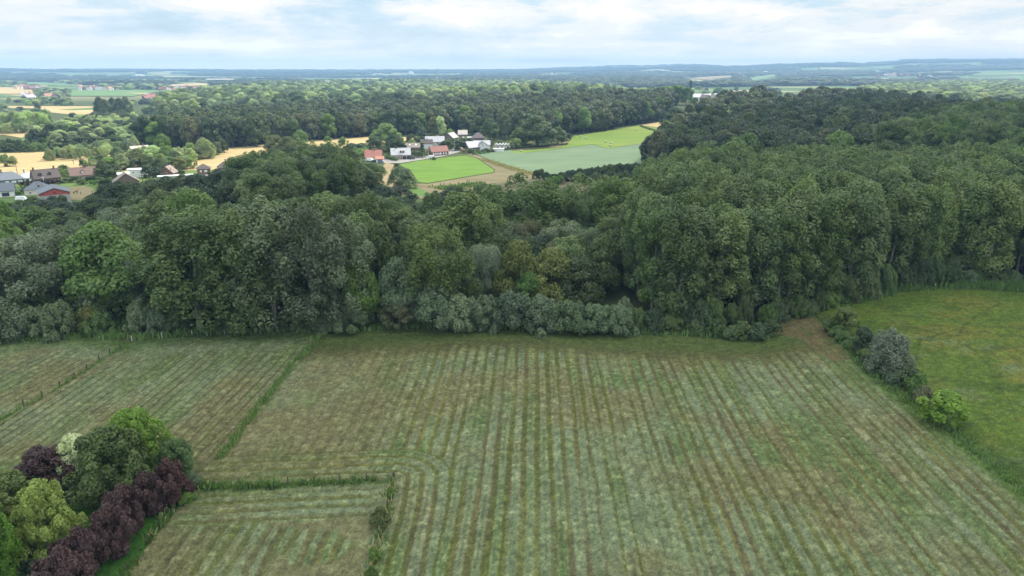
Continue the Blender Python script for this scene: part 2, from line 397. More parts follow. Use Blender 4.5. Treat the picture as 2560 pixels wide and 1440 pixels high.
while rings[-1] < 10800: rings.append(rings[-1]+max(6, min(rings[-1]*.022, 260)))
rings = np.array(rings)
azs = np.unique(np.round(np.concatenate([np.arange(-60, 60.01, .35), np.arange(60, 300.1, 6)]), 3))
azs = azs[azs < 299.99]
A, R_ = np.meshgrid(np.radians(azs), rings[1:], indexing='ij')
X = R_*np.sin(A); Y = R_*np.cos(A); Z = terr(X, Y)-.06
na, nr = X.shape; ii, jj = np.meshgrid(np.arange(na), np.arange(nr-1), indexing='ij')
i2 = (ii+1) % na
Fq = np.stack([ii*nr+jj, ii*nr+jj+1, i2*nr+jj+1, i2*nr+jj], -1).reshape(-1, 4)
gm = mesh_np('ground', np.stack([X, Y, Z], -1), Fq, (ground_mat(),), smooth=True)
add('ground', gm, kind='structure')
disc = MB(); disc.poly([(8*math.sin(a), 8*math.cos(a), -.06) for a in np.radians(azs)][::-1])
add('ground', disc.mesh('ground_patch', gm.materials[0]), kind='structure')

# ---------------------------------------------------------------- near fields
g = lambda *p: [G(*q) for q in p]
P_MAIN = g((805,834),(900,824),(1100,816),(1300,818),(1500,828),(1700,836),(1850,840),(1915,818),(1950,798),(2035,793),(2100,850),(2180,935),(2300,1030),(2420,1120),(2560,1235),(2800,1440),(3100,1750),(860,1750),(925,1440),(985,1200),(480,1222),(455,1215),(500,1150),(545,1152))
P_WEST = g((325,858),(420,845),(600,836),(780,832),(805,834),(545,1152),(500,1150),(455,1215),(380,1205),(60,1190),(-100,1200),(-350,1255),(0,1050))
P_FAR = g((325,858),(200,843),(0,853),(-300,868),(-700,880),(-700,1255),(-350,1255),(0,1050))
P_LAWN = g((480,1222),(470,1240),(310,1440),(150,1750),(-600,1750),(-600,1300),(-350,1255),(-100,1200),(60,1190),(380,1205))
P_PAD = g((480,1222),(985,1200),(925,1440),(860,1750),(150,1750),(310,1440),(470,1240))
P_MEAD = g((2040,788),(2100,762),(2220,735),(2350,722),(2560,732),(2950,742),(3500,1440),(2800,1440),(2560,1235),(2420,1120),(2300,1030),(2180,935),(2100,850))
P_TRACK = g((1950,800),(2035,793),(2090,850),(2130,900),(2080,905),(2010,850),(1940,835))
def near_fields():
    ys = [50.]
    while ys[-1] < 190: ys.append(ys[-1]+.27*(1+(ys[-1]-60)/130.))
    ys = np.array(ys); ny = len(ys)
    vv = np.linspace(-1, 1, 900)
    Yg, Tg = np.meshgrid(ys, vv, indexing='ij'); Xg = Tg*(.80*(Yg*.952+18)+16)
    # a little irregular so that no column of vertices lines up
    rr = np.random.default_rng(3); Xg = Xg+rr.uniform(-.08, .08, Xg.shape); Yg = Yg+rr.uniform(-.06, .06, Yg.shape)
    x, y = Xg.ravel(), Yg.ravel(); n = len(x)
    par = np.full(n, -1)
    for k, P in enumerate((P_MAIN, P_WEST, P_FAR, P_LAWN, P_PAD, P_MEAD)): par[(par < 0) & inpoly(x, y, P)] = k
    z = np.zeros(n); col = np.zeros((n, 3)) + (.05, .085, .022)
    f1 = fbm(x, y, 9, 1, 4); f2 = fbm(x, y, 3.2, 2, 3); f3 = fbm(x, y, .8, 3, 3); f4 = fbm(x, y, 24, 4, 3); rn = rr.uniform(0, 1, n)
    hgt = np.zeros(n)
    def mixc(a, b, t): return a+(b-a)*t[:, None]
    TAN = np.array((.150, .147, .096)); SIL = np.array((.150, .192, .142)); GRN = np.array((.090, .142, .062)); LIG = np.array((.26, .285, .20))
    BRN = np.array((.088, .076, .045)); OLV = np.array((.080, .094, .024)); DG = np.array((.048, .078, .024)); YEL = np.array((.16, .155, .055)); RED = np.array((.125, .090, .066))
    def rows(s, along, idx, per=2.2, gap=.37, amp=1., strength=None, seed=0, smin=0.):
        """swaths of cut grass with a stubble strip between them; s across the rows, along = distance along them"""
        wob = (fbm(s*0+along/1.0, s*.3, 14, 20+seed, 3)-.5)*.5+(fbm(x[idx], y[idx], .7, 21+seed, 2)-.5)*.30
        ph = (s+wob)/per; k = np.floor(ph); f = ph-k
        q = vnoise(k*7.3, along*0.035+k*3.1, 30+seed)         # each gap has its own width and strength, and varies along its length
        q2 = vnoise(k*3.7+9, along*0.11, 31+seed)
        wd = gap*(.7+.6*q); st = np.maximum(.25+.75*sstep(.22, .70, .55*q+.65*q2+.05), smin)
        if strength is not None: st = st*strength
        dgap = np.minimum(f, 1-f)*2
        msk = 1-sstep(wd-.12, wd+.2, dgap)          # 1 in the gap
        msk = msk*st
        stub = mixc(np.broadcast_to(BRN, (len(s), 3)), np.broadcast_to(OLV, (len(s), 3)), sstep(.28, .5, vnoise(k*1.9, along*.06, 33+seed)))
        stub = mixc(stub, np.broadcast_to(YEL, (len(s), 3)), sstep(.62, .9, vnoise(k*5.9, along*.05, 34+seed))*.6)
        stub = mixc(stub, np.broadcast_to(RED, (len(s), 3)), sstep(.72, .9, vnoise(k*8.9, along*.07, 35+seed))*.4)
        fa, fb, fc = f1[idx], f4[idx], f3[idx]
        sw = mixc(np.broadcast_to(TAN, (len(s), 3)), np.broadcast_to(SIL, (len(s), 3)), sstep(.36, .6, .55*fb+.45*fa))
        sw = mixc(sw, np.broadcast_to(GRN, (len(s), 3)), sstep(.50, .72, fa*.6+.4*vnoise(k*2.2, along*.03, 36+seed))*.8)
        sub = np.clip(1-np.abs(1-dgap)/.16, 0, 1)*sstep(.35, .6, vnoise(k*4.1, along*.09, 38+seed))*(1-msk)   # crease down the middle of a swath
        sw = mixc(sw, np.broadcast_to(OLV, (len(s), 3)), sub*.75)
        edge = np.clip(1-np.abs(dgap-wd-.12)/.13, 0, 1)*st
        sw = mixc(sw, np.broadcast_to(LIG, (len(s), 3)), np.clip(edge*.45+sstep(.62, .8, fc)*.35, 0, 1))
        c = mixc(sw, stub, msk*.85)
        hh = (1-msk)*(.10+.13*(fc-.35)+.09*rn[idx])*amp+.02*rn[idx]
        return c, hh
    th = rad(1.9); s_all = x*math.cos(th)-y*math.sin(th); t_all = x*math.sin(th)+y*math.cos(th)
    Cc = G(985, 1200); tl = G(480, 1222); rb = G(925, 1440); rb2 = G(860, 1750)
    # main field
    i = np.where(par == 0)[0]; xs, ysv = x[i], y[i]
    dp = dpoly(xs, ysv, [tl, Cc, rb, rb2])
    sC = Cc[0]*math.cos(th)-Cc[1]*math.sin(th); s = s_all[i]; t = t_all[i]
    above = (t > Cc[0]*math.sin(th)+Cc[1]*math.cos(th)-1.)
    s_main = s-sC
    head = above & (dp < 8.8) & (s_main < 9.5)
    right = (~above) | (s_main > 8.8)
    u_ = np.where(head | ((~above) & (s_main < 8.8)), dp, s_main+ (0))
    c, hh = rows(u_, np.where(head, s, t), i, seed=1)
    # the block of rows above the headland is more tangled and paler to the left
    soft = sstep(6, -24, s_main)
    treed = dpoly(xs, ysv, g((805,834),(900,824),(1100,816),(1300,818),(1500,828),(1700,836),(1850,840),(1950,815),(2035,793)))
    fade = sstep(11, 19, treed+4*(f2[i]-.5)+3*(f4[i]-.5))
    c2, h2 = rows(u_, np.where(head, s, t), i, strength=np.clip(1-.6*soft*(t > 100), 0, 1), seed=1, smin=np.where(dp < 9.5, .95, 0.))
    c = mixc(c2, np.broadcast_to(TAN*.9, (len(i), 3)), .35*soft); hh = h2
    # grassy headland along the wood: green, with a browner band where the rows start
    lines = fbm(treed*3.2, s*.06, 1.0, 60, 2)
    hc = mixc(np.broadcast_to(DG*1.15, (len(i), 3)), np.broadcast_to(np.array((.080, .108, .042)), (len(i), 3)), sstep(.3, .7, lines))
    hc = mixc(hc, np.broadcast_to(BRN*1.0, (len(i), 3)), sstep(6, 13, treed+5*(f4[i]-.5))*.55)
    c = mixc(hc, c, fade); hh = hh*fade
    # pale loose wisps where the rows begin
    edge2 = sstep(10, 14, treed)*sstep(30, 17, treed)*sstep(.35, .1, np.abs(((s_main)/2.2) % 1-.5))*sstep(.5, .75, vnoise(np.floor(s_main/2.2)*3.3, t*.05, 71))
    c = mixc(c, np.broadcast_to(np.array((.27, .27, .13)), (len(i), 3)), edge2*.2)
    rd = dpoly(xs, ysv, g((2100,850),(2180,935),(2300,1030),(2420,1120),(2560,1235),(2800,1440),(3100,1750)))
    gr = sstep(4.2, 1.2, rd+1.5*(f2[i]-.5)); c = mixc(c, np.broadcast_to(np.array((.085, .14, .045)), (len(i), 3)), gr*.8); hh = hh*(1-gr*.6)
    tk = inpoly(xs, ysv, P_TRACK); tkd = np.where(tk, sstep(.3, .6, f2[i]+.15), 0.)
    c = mixc(c, np.broadcast_to(np.array((.14, .112, .075)), (len(i), 3)), tkd*.75)
    col[i] = c; hgt[i] = hh
    # west fields
    for pk, thd, sd in ((1, 5.2, 5), (2, 7.5, 9)):
        i = np.where(par == pk)[0]; th2 = rad(thd)
        s = x[i]*math.cos(th2)-y[i]*math.sin(th2); t = x[i]*math.sin(th2)+y[i]*math.cos(th2)
        if pk == 1:
            s = s_all[i] + 0; t = t_all[i]; w_ = sstep(-60, -30, x[i]); a_ = rad(3.6)
            s = x[i]*math.cos(a_)-y[i]*math.sin(a_)
        td = dpoly(x[i], y[i], g((-700,880),(-300,868),(0,853),(200,843),(325,858),(420,845),(600,836),(780,832),(805,834)))
        c, hh = rows(s, t, i, per=1.9, gap=.34, strength=sstep(4, 14, td+4*(f4[i]-.5))*.95, seed=sd, smin=.6)
        hc = mixc(np.broadcast_to(DG*1.3, (len(i), 3)), np.broadcast_to(GRN, (len(i), 3)), sstep(.3, .7, f2[i]))
        c = mixc(hc, c, sstep(1.5, 9, td+4*(f4[i]-.5)))
        bt = dpoly(x[i], y[i], g((-350,1255),(-100,1200),(60,1190),(380,1205),(455,1215)))
        c = mixc(c, np.broadcast_to(GRN*1.15, (len(i), 3)), sstep(7, 2, bt)*.6)
        col[i] = c*.95; hgt[i] = hh*.8
    # paddock, mown in rounds
    i = np.where(par == 4)[0]; xs, ysv = x[i], y[i]
    dt = dseg(xs, ysv, tl, Cc); dr = dpoly(xs, ysv, [Cc, rb, rb2]); dl = dpoly(xs, ysv, g((470,1240),(310,1440),(150,1750)))
    kk = 3.0
    dmin = np.where(dt+1.5*(f2[i]-.5) < 9.2, dt, dl)
    along = np.where(dt < 9.2, xs, dt)
    c, hh = rows(dmin, along, i, per=2.1, gap=.50, seed=13, smin=.75, strength=sstep(1.0, 3.0, np.minimum(np.minimum(dt, dr), dl)))
    ms = sstep(.5, .62, fbm(xs, ysv, 5, 44, 3))*sstep(12, 15, dmin); c = mixc(c, np.broadcast_to(TAN*1.05, (len(i), 3)), ms)
    c = mixc(c, np.broadcast_to(SIL*np.array((.85, 1.0, .9)), (len(i), 3)), .08*np.ones(len(i)))
    e = sstep(2.6, .6, dt+f2[i]); c = mixc(c, np.broadcast_to(np.array((.045, .085, .022)), (len(i), 3)), e*.8)
    col[i] = c; hgt[i] = hh*1.15
    # lawn
    i = np.where(par == 3)[0]; col[i] = mixc(np.broadcast_to(np.array((.032, .105, .020)), (len(i), 3)), np.broadcast_to(np.array((.05, .145, .026)), (len(i), 3)), f1[i]); hgt[i] = .03*rn[i]
    # wet meadow on the right
    i = np.where(par == 5)[0]; xs, ysv = x[i], y[i]
    a1 = fbm(xs, ysv*1.3, 14, 81, 4); a2 = fbm(xs*.9, ysv*1.6, 2.4, 82, 4)
    c = mixc(np.broadcast_to(np.array((.085, .135, .026)), (len(i), 3)), np.broadcast_to(np.array((.138, .145, .038)), (len(i), 3)), sstep(.42, .62, .7*a1+.3*a2))
    c = mixc(c, np.broadcast_to(np.array((.12, .165, .085)), (len(i), 3)), sstep(.50, .72, fbm(xs, ysv*1.4, 8, 83, 4))*sstep(.4, .62, a2)*.9)
    c = mixc(c, np.broadcast_to(np.array((.035, .07, .02)), (len(i), 3)), sstep(.56, .68, fbm(xs, ysv*2, 5, 84, 3))*.5)
    em = dpoly(xs, ysv, g((2100,762),(2220,735),(2350,722),(2560,732),(2950,742))); c = mixc(c, np.broadcast_to(np.array((.065, .115, .018)), (len(i), 3)), sstep(11, 3, em+4*(a1-.5))*.8)
    el = dpoly(xs, ysv, g((2040,788),(2100,850),(2180,935),(2300,1030),(2420,1120),(2560,1235),(2800,1440))); c = mixc(c, np.broadcast_to(np.array((.040, .075, .02)), (len(i), 3)), sstep(7, 1.5, el+3*(a1-.5))*.7)
    hh = .10*a2+.10*rn[i]*a2+.06*rn[i]
    for trail in (g((2500,760),(2440,790),(2405,820),(2395,850),(2440,880),(2475,920),(2480,950),(2520,1000),(2600,1040)), g((2455,775),(2480,800),(2530,835),(2600,860)), g((2405,820),(2300,850),(2290,900))):
        d = dpoly(xs, ysv, trail)+1.0*(a2-.5); k = sstep(.36, .1, d)*sstep(.3, .5, a1+.1*a2); c = mixc(c, np.broadcast_to(np.array((.04, .06, .02)), (len(i), 3)), k*.7); hh = hh*(1-k)
    col[i] = c; hgt[i] = hh
    col *= .63*np.array((1.10, 1.05, .77))*(1+.45*(rn[:, None]-.5))*(1+.95*(f3[:, None]-.5))
    z = terr(x, y)+.02+hgt
    # object split by parcel; outside the parcels the ground sheet carries on
    m, t, out = newmat('hay_field'); at = N(t, 'ShaderNodeAttribute', attribute_name='col'); ge = N(t, 'ShaderNodeNewGeometry')
    n1 = noise_n(t, ge.outputs['Position'], 3.2, 6, .7, .8); n2 = noise_n(t, ge.outputs['Position'], 1.1, 4, .6, .4)
    k = math_n(t, 'MULTIPLY_ADD', n1, 1.7, .18); c = mix_n(t, 1., at.outputs['Color'], k, 'MULTIPLY')
    rg = math_n(t, 'SUBTRACT', 1., math_n(t, 'ABSOLUTE', math_n(t, 'MULTIPLY_ADD', noise_n(t, ge.outputs['Position'], 1.9, 3, .6, 1.2), 6., -3.)), clamp=True)
    c = mix_n(t, math_n(t, 'MULTIPLY', rg, .42), c, mix_n(t, 1., c, (1.9, 1.85, 1.75), 'MULTIPLY'))
    rd_ = math_n(t, 'SUBTRACT', 1., math_n(t, 'ABSOLUTE', math_n(t, 'MULTIPLY_ADD', noise_n(t, ge.outputs['Position'], 1.4, 3, .6, .8), 7., -3.1)), clamp=True)
    c = mix_n(t, math_n(t, 'MULTIPLY', rd_, .40), c, mix_n(t, 1., c, (.42, .45, .42), 'MULTIPLY'))
    bsdf(t, out, c, .9, .12, n1, .8, .12)
    V = np.stack([x, y, z], 1); ii, jj = np.meshgrid(np.arange(ny-1), np.arange(899), indexing='ij')
    Q = np.stack([ii*900+jj, ii*900+jj+1, (ii+1)*900+jj+1, (ii+1)*900+jj], -1).reshape(-1, 4)
    pf = par[Q]; own = np.where(pf[:, 0] >= 0, pf[:, 0], pf.max(1))
    c4 = np.concatenate([col, np.ones((n, 1))], 1).astype(np.float32)
    for k, nm in ((0, 'hay_field'), (1, 'hay_field'), (2, 'hay_field'), (3, 'lawn'), (4, 'hay_field'), (5, 'meadow')):
        q = Q[own == k]; used, inv = np.unique(q, return_inverse=True)
        me = mesh_np(nm, V[used], inv.reshape(-1, 4), (m,), {'col': ('FLOAT_COLOR', c4[used])}, smooth=True)
        add(nm, me, kind='structure')
near_fields()

# ---------------------------------------------------------------- fields and lanes farther off, draped on the ground
import bmesh
def crop_mat(name, a, b, scale=.05, dirn=0., stripe=0., sp=1.):
    m, t, out = newmat(name); ge = N(t, 'ShaderNodeNewGeometry'); mp = N(t, 'ShaderNodeMapping')
    mp.inputs['Rotation'].default_value = (0, 0, dirn); mp.inputs['Scale'].default_value = (.25, 1, 1) if stripe else (1, 1, 1); L(t, ge.outputs['Position'], mp.inputs[0])
    n = noise_n(t, mp.outputs[0], scale, 6, .65); n2 = noise_n(t, ge.outputs['Position'], 1.3, 4, .7)
    f = ramp_n(t, n, [(.32, 0.), (.68, 1.)])
    nm_ = noise_n(t, mp.outputs[0], scale*5+.05, 5, .7); c = mix_n(t, f, a, b); c = mix_n(t, ramp_n(t, nm_, [(.40, .0), (.62, .45)]), c, tuple(q*.68 for q in a)); c = mix_n(t, math_n(t, 'MULTIPLY', n2, .35), c, tuple(q*.62 for q in a)); bsdf(t, out, c, .9, .15, n2, .5, .2); return m
CM = {
 'wheat': crop_mat('wheat', (0.361, 0.275, 0.129), (0.473, 0.361, 0.189), .02, .2, 1),
 'drygrass': crop_mat('dry_grass', (0.224, 0.172, 0.095), (0.344, 0.267, 0.146), .05, .4, 1),
 'bright': crop_mat('bright_pasture', (0.086, 0.172, 0.019), (0.142, 0.224, 0.034), .04, -.2, 1),
 'bright2': crop_mat('mown_pasture', (0.107, 0.181, 0.022), (0.215, 0.232, 0.047), .012, -.2, 1),
 'pale': crop_mat('pale_crop', (0.107, 0.163, 0.090), (0.150, 0.202, 0.112), .02, -.2, 1),
 'scrub': crop_mat('rough_grass', (0.112, 0.099, 0.047), (0.232, 0.194, 0.112), .08, .2, 1),
 'green': crop_mat('green_pasture', (.07, .13, .03), (.11, .19, .045), .05),
 'fargreen': crop_mat('far_green_crop', (.10, .18, .06), (.15, .23, .08), .01),
 'lawnmat': crop_mat('garden_grass', (.09, .15, .035), (.14, .19, .055), .1),
 'asphalt': crop_mat('lane_asphalt', (.24, .225, .21), (.33, .31, .29), .3),
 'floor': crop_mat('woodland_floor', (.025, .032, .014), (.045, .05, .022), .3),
 'dryyard': crop_mat('dry_pasture', (.22, .185, .09), (.32, .26, .14), .1),
}
_off = [0]
def drape(name, pts, mat, lift=None, cell=None, world=False, **props):
    P = pts if world else [G(*p) for p in pts]
    _off[0] += 1; lift = .12+.004*_off[0] if lift is None else lift
    bm = bmesh.new(); f = bm.faces.new([bm.verts.new((p[0], p[1], 0)) for p in P])
    bmesh.ops.triangulate(bm, faces=[f])
    a = np.array(P); span = max(np.ptp(a[:, 0]), np.ptp(a[:, 1])); cell = cell or max(12, span/26)
    for ax in (0, 1):
        for v in np.arange(a[:, ax].min()+cell, a[:, ax].max(), cell):
            no = (1, 0, 0) if ax == 0 else (0, 1, 0); co = (v, 0, 0) if ax == 0 else (0, v, 0)
            bmesh.ops.bisect_plane(bm, geom=bm.verts[:]+bm.edges[:]+bm.faces[:], plane_co=co, plane_no=no)
    co = np.array([v.co[:] for v in bm.verts]); h = terr(co[:, 0], co[:, 1])+lift
    far = np.hypot(co[:, 0], co[:, 1]); h = h+np.where(far > 1500, far*.0006, 0)
    for v, z in zip(bm.verts, h): v.co.z = z
    for f in bm.faces:
        if f.normal.z < 0: f.normal_flip()
    m = bpy.data.meshes.new(name); bm.to_mesh(m); bm.free(); m.materials.append(mat); m.update()
    return add(name, m, **(props or dict(kind='structure')))
drape('wheat_field', [(-500,452),(-500,386),(0,384),(130,379),(340,380),(480,378),(640,364),(780,349),(930,342),(1060,344),(940,366),(860,388),(740,398),(640,412),(560,424),(400,428),(250,434),(100,440),(0,446)], CM['wheat'])
drape('field', [(940,440),(965,406),(985,412),(1012,450),(1005,478),(945,480)], CM['drygrass'])
drape('field', [(985,414),(1060,400),(1165,389),(1192,396),(1236,426),(1232,431),(1070,458),(1035,455),(1002,432)], CM['bright'])
drape('rough_grass', [(1166,388),(1182,384),(1240,407),(1320,431),(1345,440),(1560,440),(1600,450),(1600,490),(1060,500),(1000,482),(1036,460),(1072,460),(1236,432),(1238,425),(1196,396)], CM['scrub'])
drape('field', [(1016,467),(1040,467),(1082,487),(1034,493)], CM['green'])
drape('field', [(1052,502),(1115,490),(1400,470),(1400,500),(1100,540),(1060,525)], CM['green'])
drape('field', [(1184,383),(1275,376),(1310,383),(1483,362),(1517,372),(1632,355),(1672,352),(1700,420),(1600,430),(1500,432),(1450,437),(1345,435),(1240,406)], CM['pale'])
drape('field', [(1283,384),(1283,377),(1400,369),(1425,352),(1436,340),(1520,327),(1600,313),(1640,319),(1720,346),(1632,354.5),(1517,371.5),(1483,361.5),(1310,382.5)], CM['bright2'])
drape('field', [(1602,313),(1664,303),(1664,324),(1640,318)], CM['wheat'])
drape('rough_grass', [(1276,376),(1280,371),(1400,357),(1426,350),(1398,369)], CM['scrub'])
drape('field', [(1712,298),(1760,285),(1775,292),(1720,305)], CM['wheat'])
drape('village_lawn', [(-300,470),(-100,452),(60,446),(200,436),(420,428),(560,424),(560,445),(360,470),(240,500),(200,510),(60,520),(-300,560)], CM['lawnmat'])
drape('paddock', [(160,470),(210,466),(232,470),(238,488),(228,502),(180,500),(160,486)], CM['dryyard'])
drape('lane', [(925,402),(960,408),(1000,408.5),(1060,399),(1110,391),(1150,380),(1170,376),(1166,370),(1150,369.5),(1110,379),(1062,391),(1030,396),(990,401),(960,403),(930,398)], CM['asphalt'])
# far plain
for pts, mt in (([(0,265),(242,266),(244,282),(205,287),(162,285),(125,281),(98,271),(0,270)], 'wheat'), ([(-400,265),(0,265),(0,271),(-400,272)], 'wheat'),
  ([(143,274),(242,269),(242,274),(180,276)], 'green'), ([(172,227),(332,226),(400,229),(332,242),(176,241)], 'fargreen'), ([(312,233),(378,234),(370,237.5)], 'wheat'),
  ([(-300,216),(0,219),(86,221),(92,235),(20,236),(-300,234)], 'wheat'), ([(58,213),(121,215),(117,219),(62,219)], 'drygrass'), ([(66,206),(254,216),(254,218.5),(117,214.5),(62,211)], 'fargreen'),
  ([(410,213),(500,209),(540,210),(540,213),(500,215),(430,217)], 'wheat'), ([(332,209),(410,208),(408,213),(340,212)], 'fargreen'), ([(105,308),(145,303),(150,306),(117,316)], 'bright'),
  ([(0,319),(105,316),(112,336),(52,345),(12,338),(-200,340),(-200,322)], 'wheat'), ([(52,346),(112,337),(104,346),(60,354)], 'green'),
  ([(500,228),(540,227),(530,236),(500,236)], 'wheat'), ([(622,213),(655,212.5),(655,219),(625,220)], 'wheat'), ([(745,217),(790,216.5),(785,219),(745,220)], 'wheat'), ([(795,209),(860,208.5),(862,211),(800,211.5)], 'wheat'),
  ([(1530,166),(1575,165),(1570,170),(1530,171)], 'drygrass'), ([(1670,166),(1690,166),(1690,168),(1672,169)], 'fargreen'), ([(1620,191),(1700,190),(1720,193),(1640,194.5)], 'drygrass'), ([(1690,197),(1830,189.5),(1850,191),(1760,199.5)], 'drygrass'), ([(1775,211),(1880,212),(1870,216),(1775,216)], 'drygrass'),
  ([(1875,192),(1940,187),(1950,190),(1900,200),(1862,206),(1866,200)], 'fargreen'), ([(1915,186),(1945,185.5),(1950,189),(1925,190)], 'wheat'), ([(2180,185),(2213,185),(2212,191),(2182,191)], 'drygrass'),
  ([(2410,187),(2480,181),(2700,183),(2700,188),(2560,187),(2430,190)], 'bright'), ([(2435,188.5),(2560,184),(2700,184),(2700,186),(2560,186)], 'wheat'), ([(2545,190),(2700,188),(2700,200),(2540,202)], 'bright'),
  ([(2335,192),(2345,191),(2342,200),(2337,200)], 'bright'), ([(2412,190),(2420,190),(2416,206),(2410,206)], 'bright')):
    drape('field', pts, CM[mt])

# ---------------------------------------------------------------- clouds that shade the foreground, haze
def cloud_mat():
    m, t, out = newmat('cloud'); ge = N(t, 'ShaderNodeNewGeometry'); n = noise_n(t, ge.outputs['Position'], .008, 6)
    c = mix_n(t, n, (.82, .83, .85), (.93, .93, .93))
    d = N(t, 'ShaderNodeBsdfDiffuse'); tr = N(t, 'ShaderNodeBsdfTranslucent'); L(t, c, d.inputs[0]); L(t, c, tr.inputs[0])
    mx = N(t, 'ShaderNodeMixShader'); mx.inputs[0].default_value = .6; L(t, d.outputs[0], mx.inputs[1]); L(t, tr.outputs[0], mx.inputs[2]); L(t, mx.outputs[0], out.inputs[0]); return m
CLM = cloud_mat()
def cloud(poly, alt=950., thick=140., seed=1, rough=40., n=90):
    """a flat-based cumulus whose shadow falls on poly (ground coordinates)"""
    P = np.array(poly, float); x0, y0 = P.min(0)-rough; x1, y1 = P.max(0)+rough
    gx, gy = np.meshgrid(np.linspace(x0, x1, n), np.linspace(y0, y1, n), indexing='ij')
    cl = [tuple(p) for p in P]; d = dpoly(gx, gy, cl+[cl[0]]); sd = np.where(inpoly(gx, gy, cl), d, -d)
    sd = sd+(fbm(gx, gy, 90, seed, 4)-.5)*2*rough
    k = np.clip(sd/160, 0, 1)**.5; inside = sd > -1
    top = alt+k*thick*(.6+.8*fbm(gx, gy, 110, seed+3, 4)); bot = alt-k*14*(1+fbm(gx, gy, 60, seed+5, 3))
    ox = gx+SDIR[0]/SDIR[2]*alt; oy = gy+SDIR[1]/SDIR[2]*alt
    idx = -np.ones(gx.shape, int); V = []; F4 = []
    cells = inside[:-1, :-1] & inside[1:, :-1] & inside[:-1, 1:] & inside[1:, 1:]
    Vt = np.stack([ox, oy, top], -1).reshape(-1, 3); Vb = np.stack([ox, oy, bot], -1).reshape(-1, 3); nn = n*n
    ii, jj = np.where(cells); a = ii*n+jj
    Ft = np.stack([a, a+n, a+n+1, a+1], 1); Fb = np.stack([a+1, a+n+1, a+n, a], 1)+nn
    Q = np.concatenate([Ft, Fb]); V = np.concatenate([Vt, Vb]); used, inv = np.unique(Q, return_inverse=True)
    add('cloud', mesh_np('cloud', V[used], inv.reshape(-1, 4), (CLM,), smooth=True), kind='structure')
SHADE = [(-330, -120), (-330, 345), (-215, 372), Pz(700, 400, 18), Pz(900, 405, 18), Pz(960, 450, 10), Pz(1180, 455, 10), Pz(1290, 437, 4), Pz(1560, 425, 4), Pz(1640, 360, 8), Pz(1760, 310, 15), Pz(1850, 283, 22), Pz(2000, 250, 25), Pz(2200, 240, 25), Pz(2560, 250, 30), (1000, 700), (1000, -120)]
cloud(SHADE, rough=14, n=150)
def haze():
    m, t, out = newmat('haze'); v = N(t, 'ShaderNodeVolumePrincipled'); v.inputs['Color'].default_value = (.38, .62, .92, 1)
    v.inputs['Density'].default_value = 1.4e-4; v.inputs['Anisotropy'].default_value = 0.0
    L(t, v.outputs[0], out.inputs['Volume'])
    try: m.cycles.homogeneous_volume = True
    except Exception: pass
    b = MB(); b.box(-11500, 11500, -11500, 11500, -330, 190)
    add('haze', b.mesh('haze', m), kind='stuff')
haze()
# ---------------------------------------------------------------- garden trees, bottom left
T = tree_px
drape_floor = [P for P in ()]
T('garden', 352, 1205, 1028, 145, 'tall round tree with vivid green top behind the grey-green garden tree', mat='lime')
T('garden', 300, 1262, 1075, 178, 'largest garden tree, grey-green and drooping, in the bottom left garden', mat='poplar')
T('garden', 208, 1222, 1092, 100, 'small cream variegated tree glowing pale beside the big grey-green garden tree', mat='cream')
T('garden', 436, 1195, 1098, 104, 'feathery mid-green tree leaning over the right end of the copper plum row', mat='mid')
T('garden', 122, 1245, 1122, 138, 'round dark purple tree standing alone at the back of the garden', mat='copper', name='beech_tree')
T('garden', 132, 1388, 1210, 128, 'yellow-green variegated maple in front of the dark purple tree', mat='yellow')
T('garden', 30, 1320, 1190, 150, 'grey-green tree behind the yellow-green maple at the left edge', mat='oak')
T('garden', 0, 1470, 1245, 110, 'vivid green tree cut by the left edge, lowest in the photo', mat='lime')
T('garden', 180, 1200, 1150, 60, 'small dark green tree squeezed between the purple tree and the cream tree', mat='dark')
T('garden', -110, 1420, 1200, 200, 'broad green tree just outside the left edge of the garden', mat='mid')
for k, (u, vb, vt, wd, mt) in enumerate(((432, 1256, 1144, 92, 'copperred'), (372, 1282, 1178, 104, 'copper'), (318, 1330, 1212, 108, 'copper'), (285, 1388, 1262, 112, 'copper'), (218, 1436, 1318, 118, 'copper'), (180, 1510, 1368, 130, 'copper'), (120, 1600, 1440, 150, 'copper'))):
    T('hedgetree', u, vb, vt+4, wd*.88, ('redder copper plum at the far right end of the purple row', 'second copper plum from the right end of the purple row', 'third copper plum, level with the foot of the big grey-green tree', 'middle copper plum beside the bright lawn strip', 'large copper plum below the middle of the purple row',
      'copper plum second from the bottom edge in the purple row', 'copper plum at the bottom edge, end of the purple row')[k], 'copper plum trees in a row', mat=mt)
T('shrub', 484, 1222, 1182, 44, 'blue-grey bush at the corner where plum row meets paddock fence', mat='sallow')
T('shrub', 70, 1425, 1372, 80, 'low dark shrub beneath the vivid green tree at left edge', mat='dark')
T('shrub', 470, 1258, 1232, 40, 'green bramble bush below the red copper plum at paddock corner', mat='mid')
T('shrub', 952, 1318, 1268, 48, 'olive bush growing in the right paddock fence', mat='olive')
T('shrub', 936, 1400, 1368, 34, 'low green bush in the right paddock fence near the bottom edge', mat='mid')
T('shrub', 975, 1245, 1218, 20, 'small bright green bush under the paddock corner post', mat='lime')
T('shrub', 930, 1450, 1415, 30, 'weedy bush at the very bottom of the right paddock fence', mat='mid')
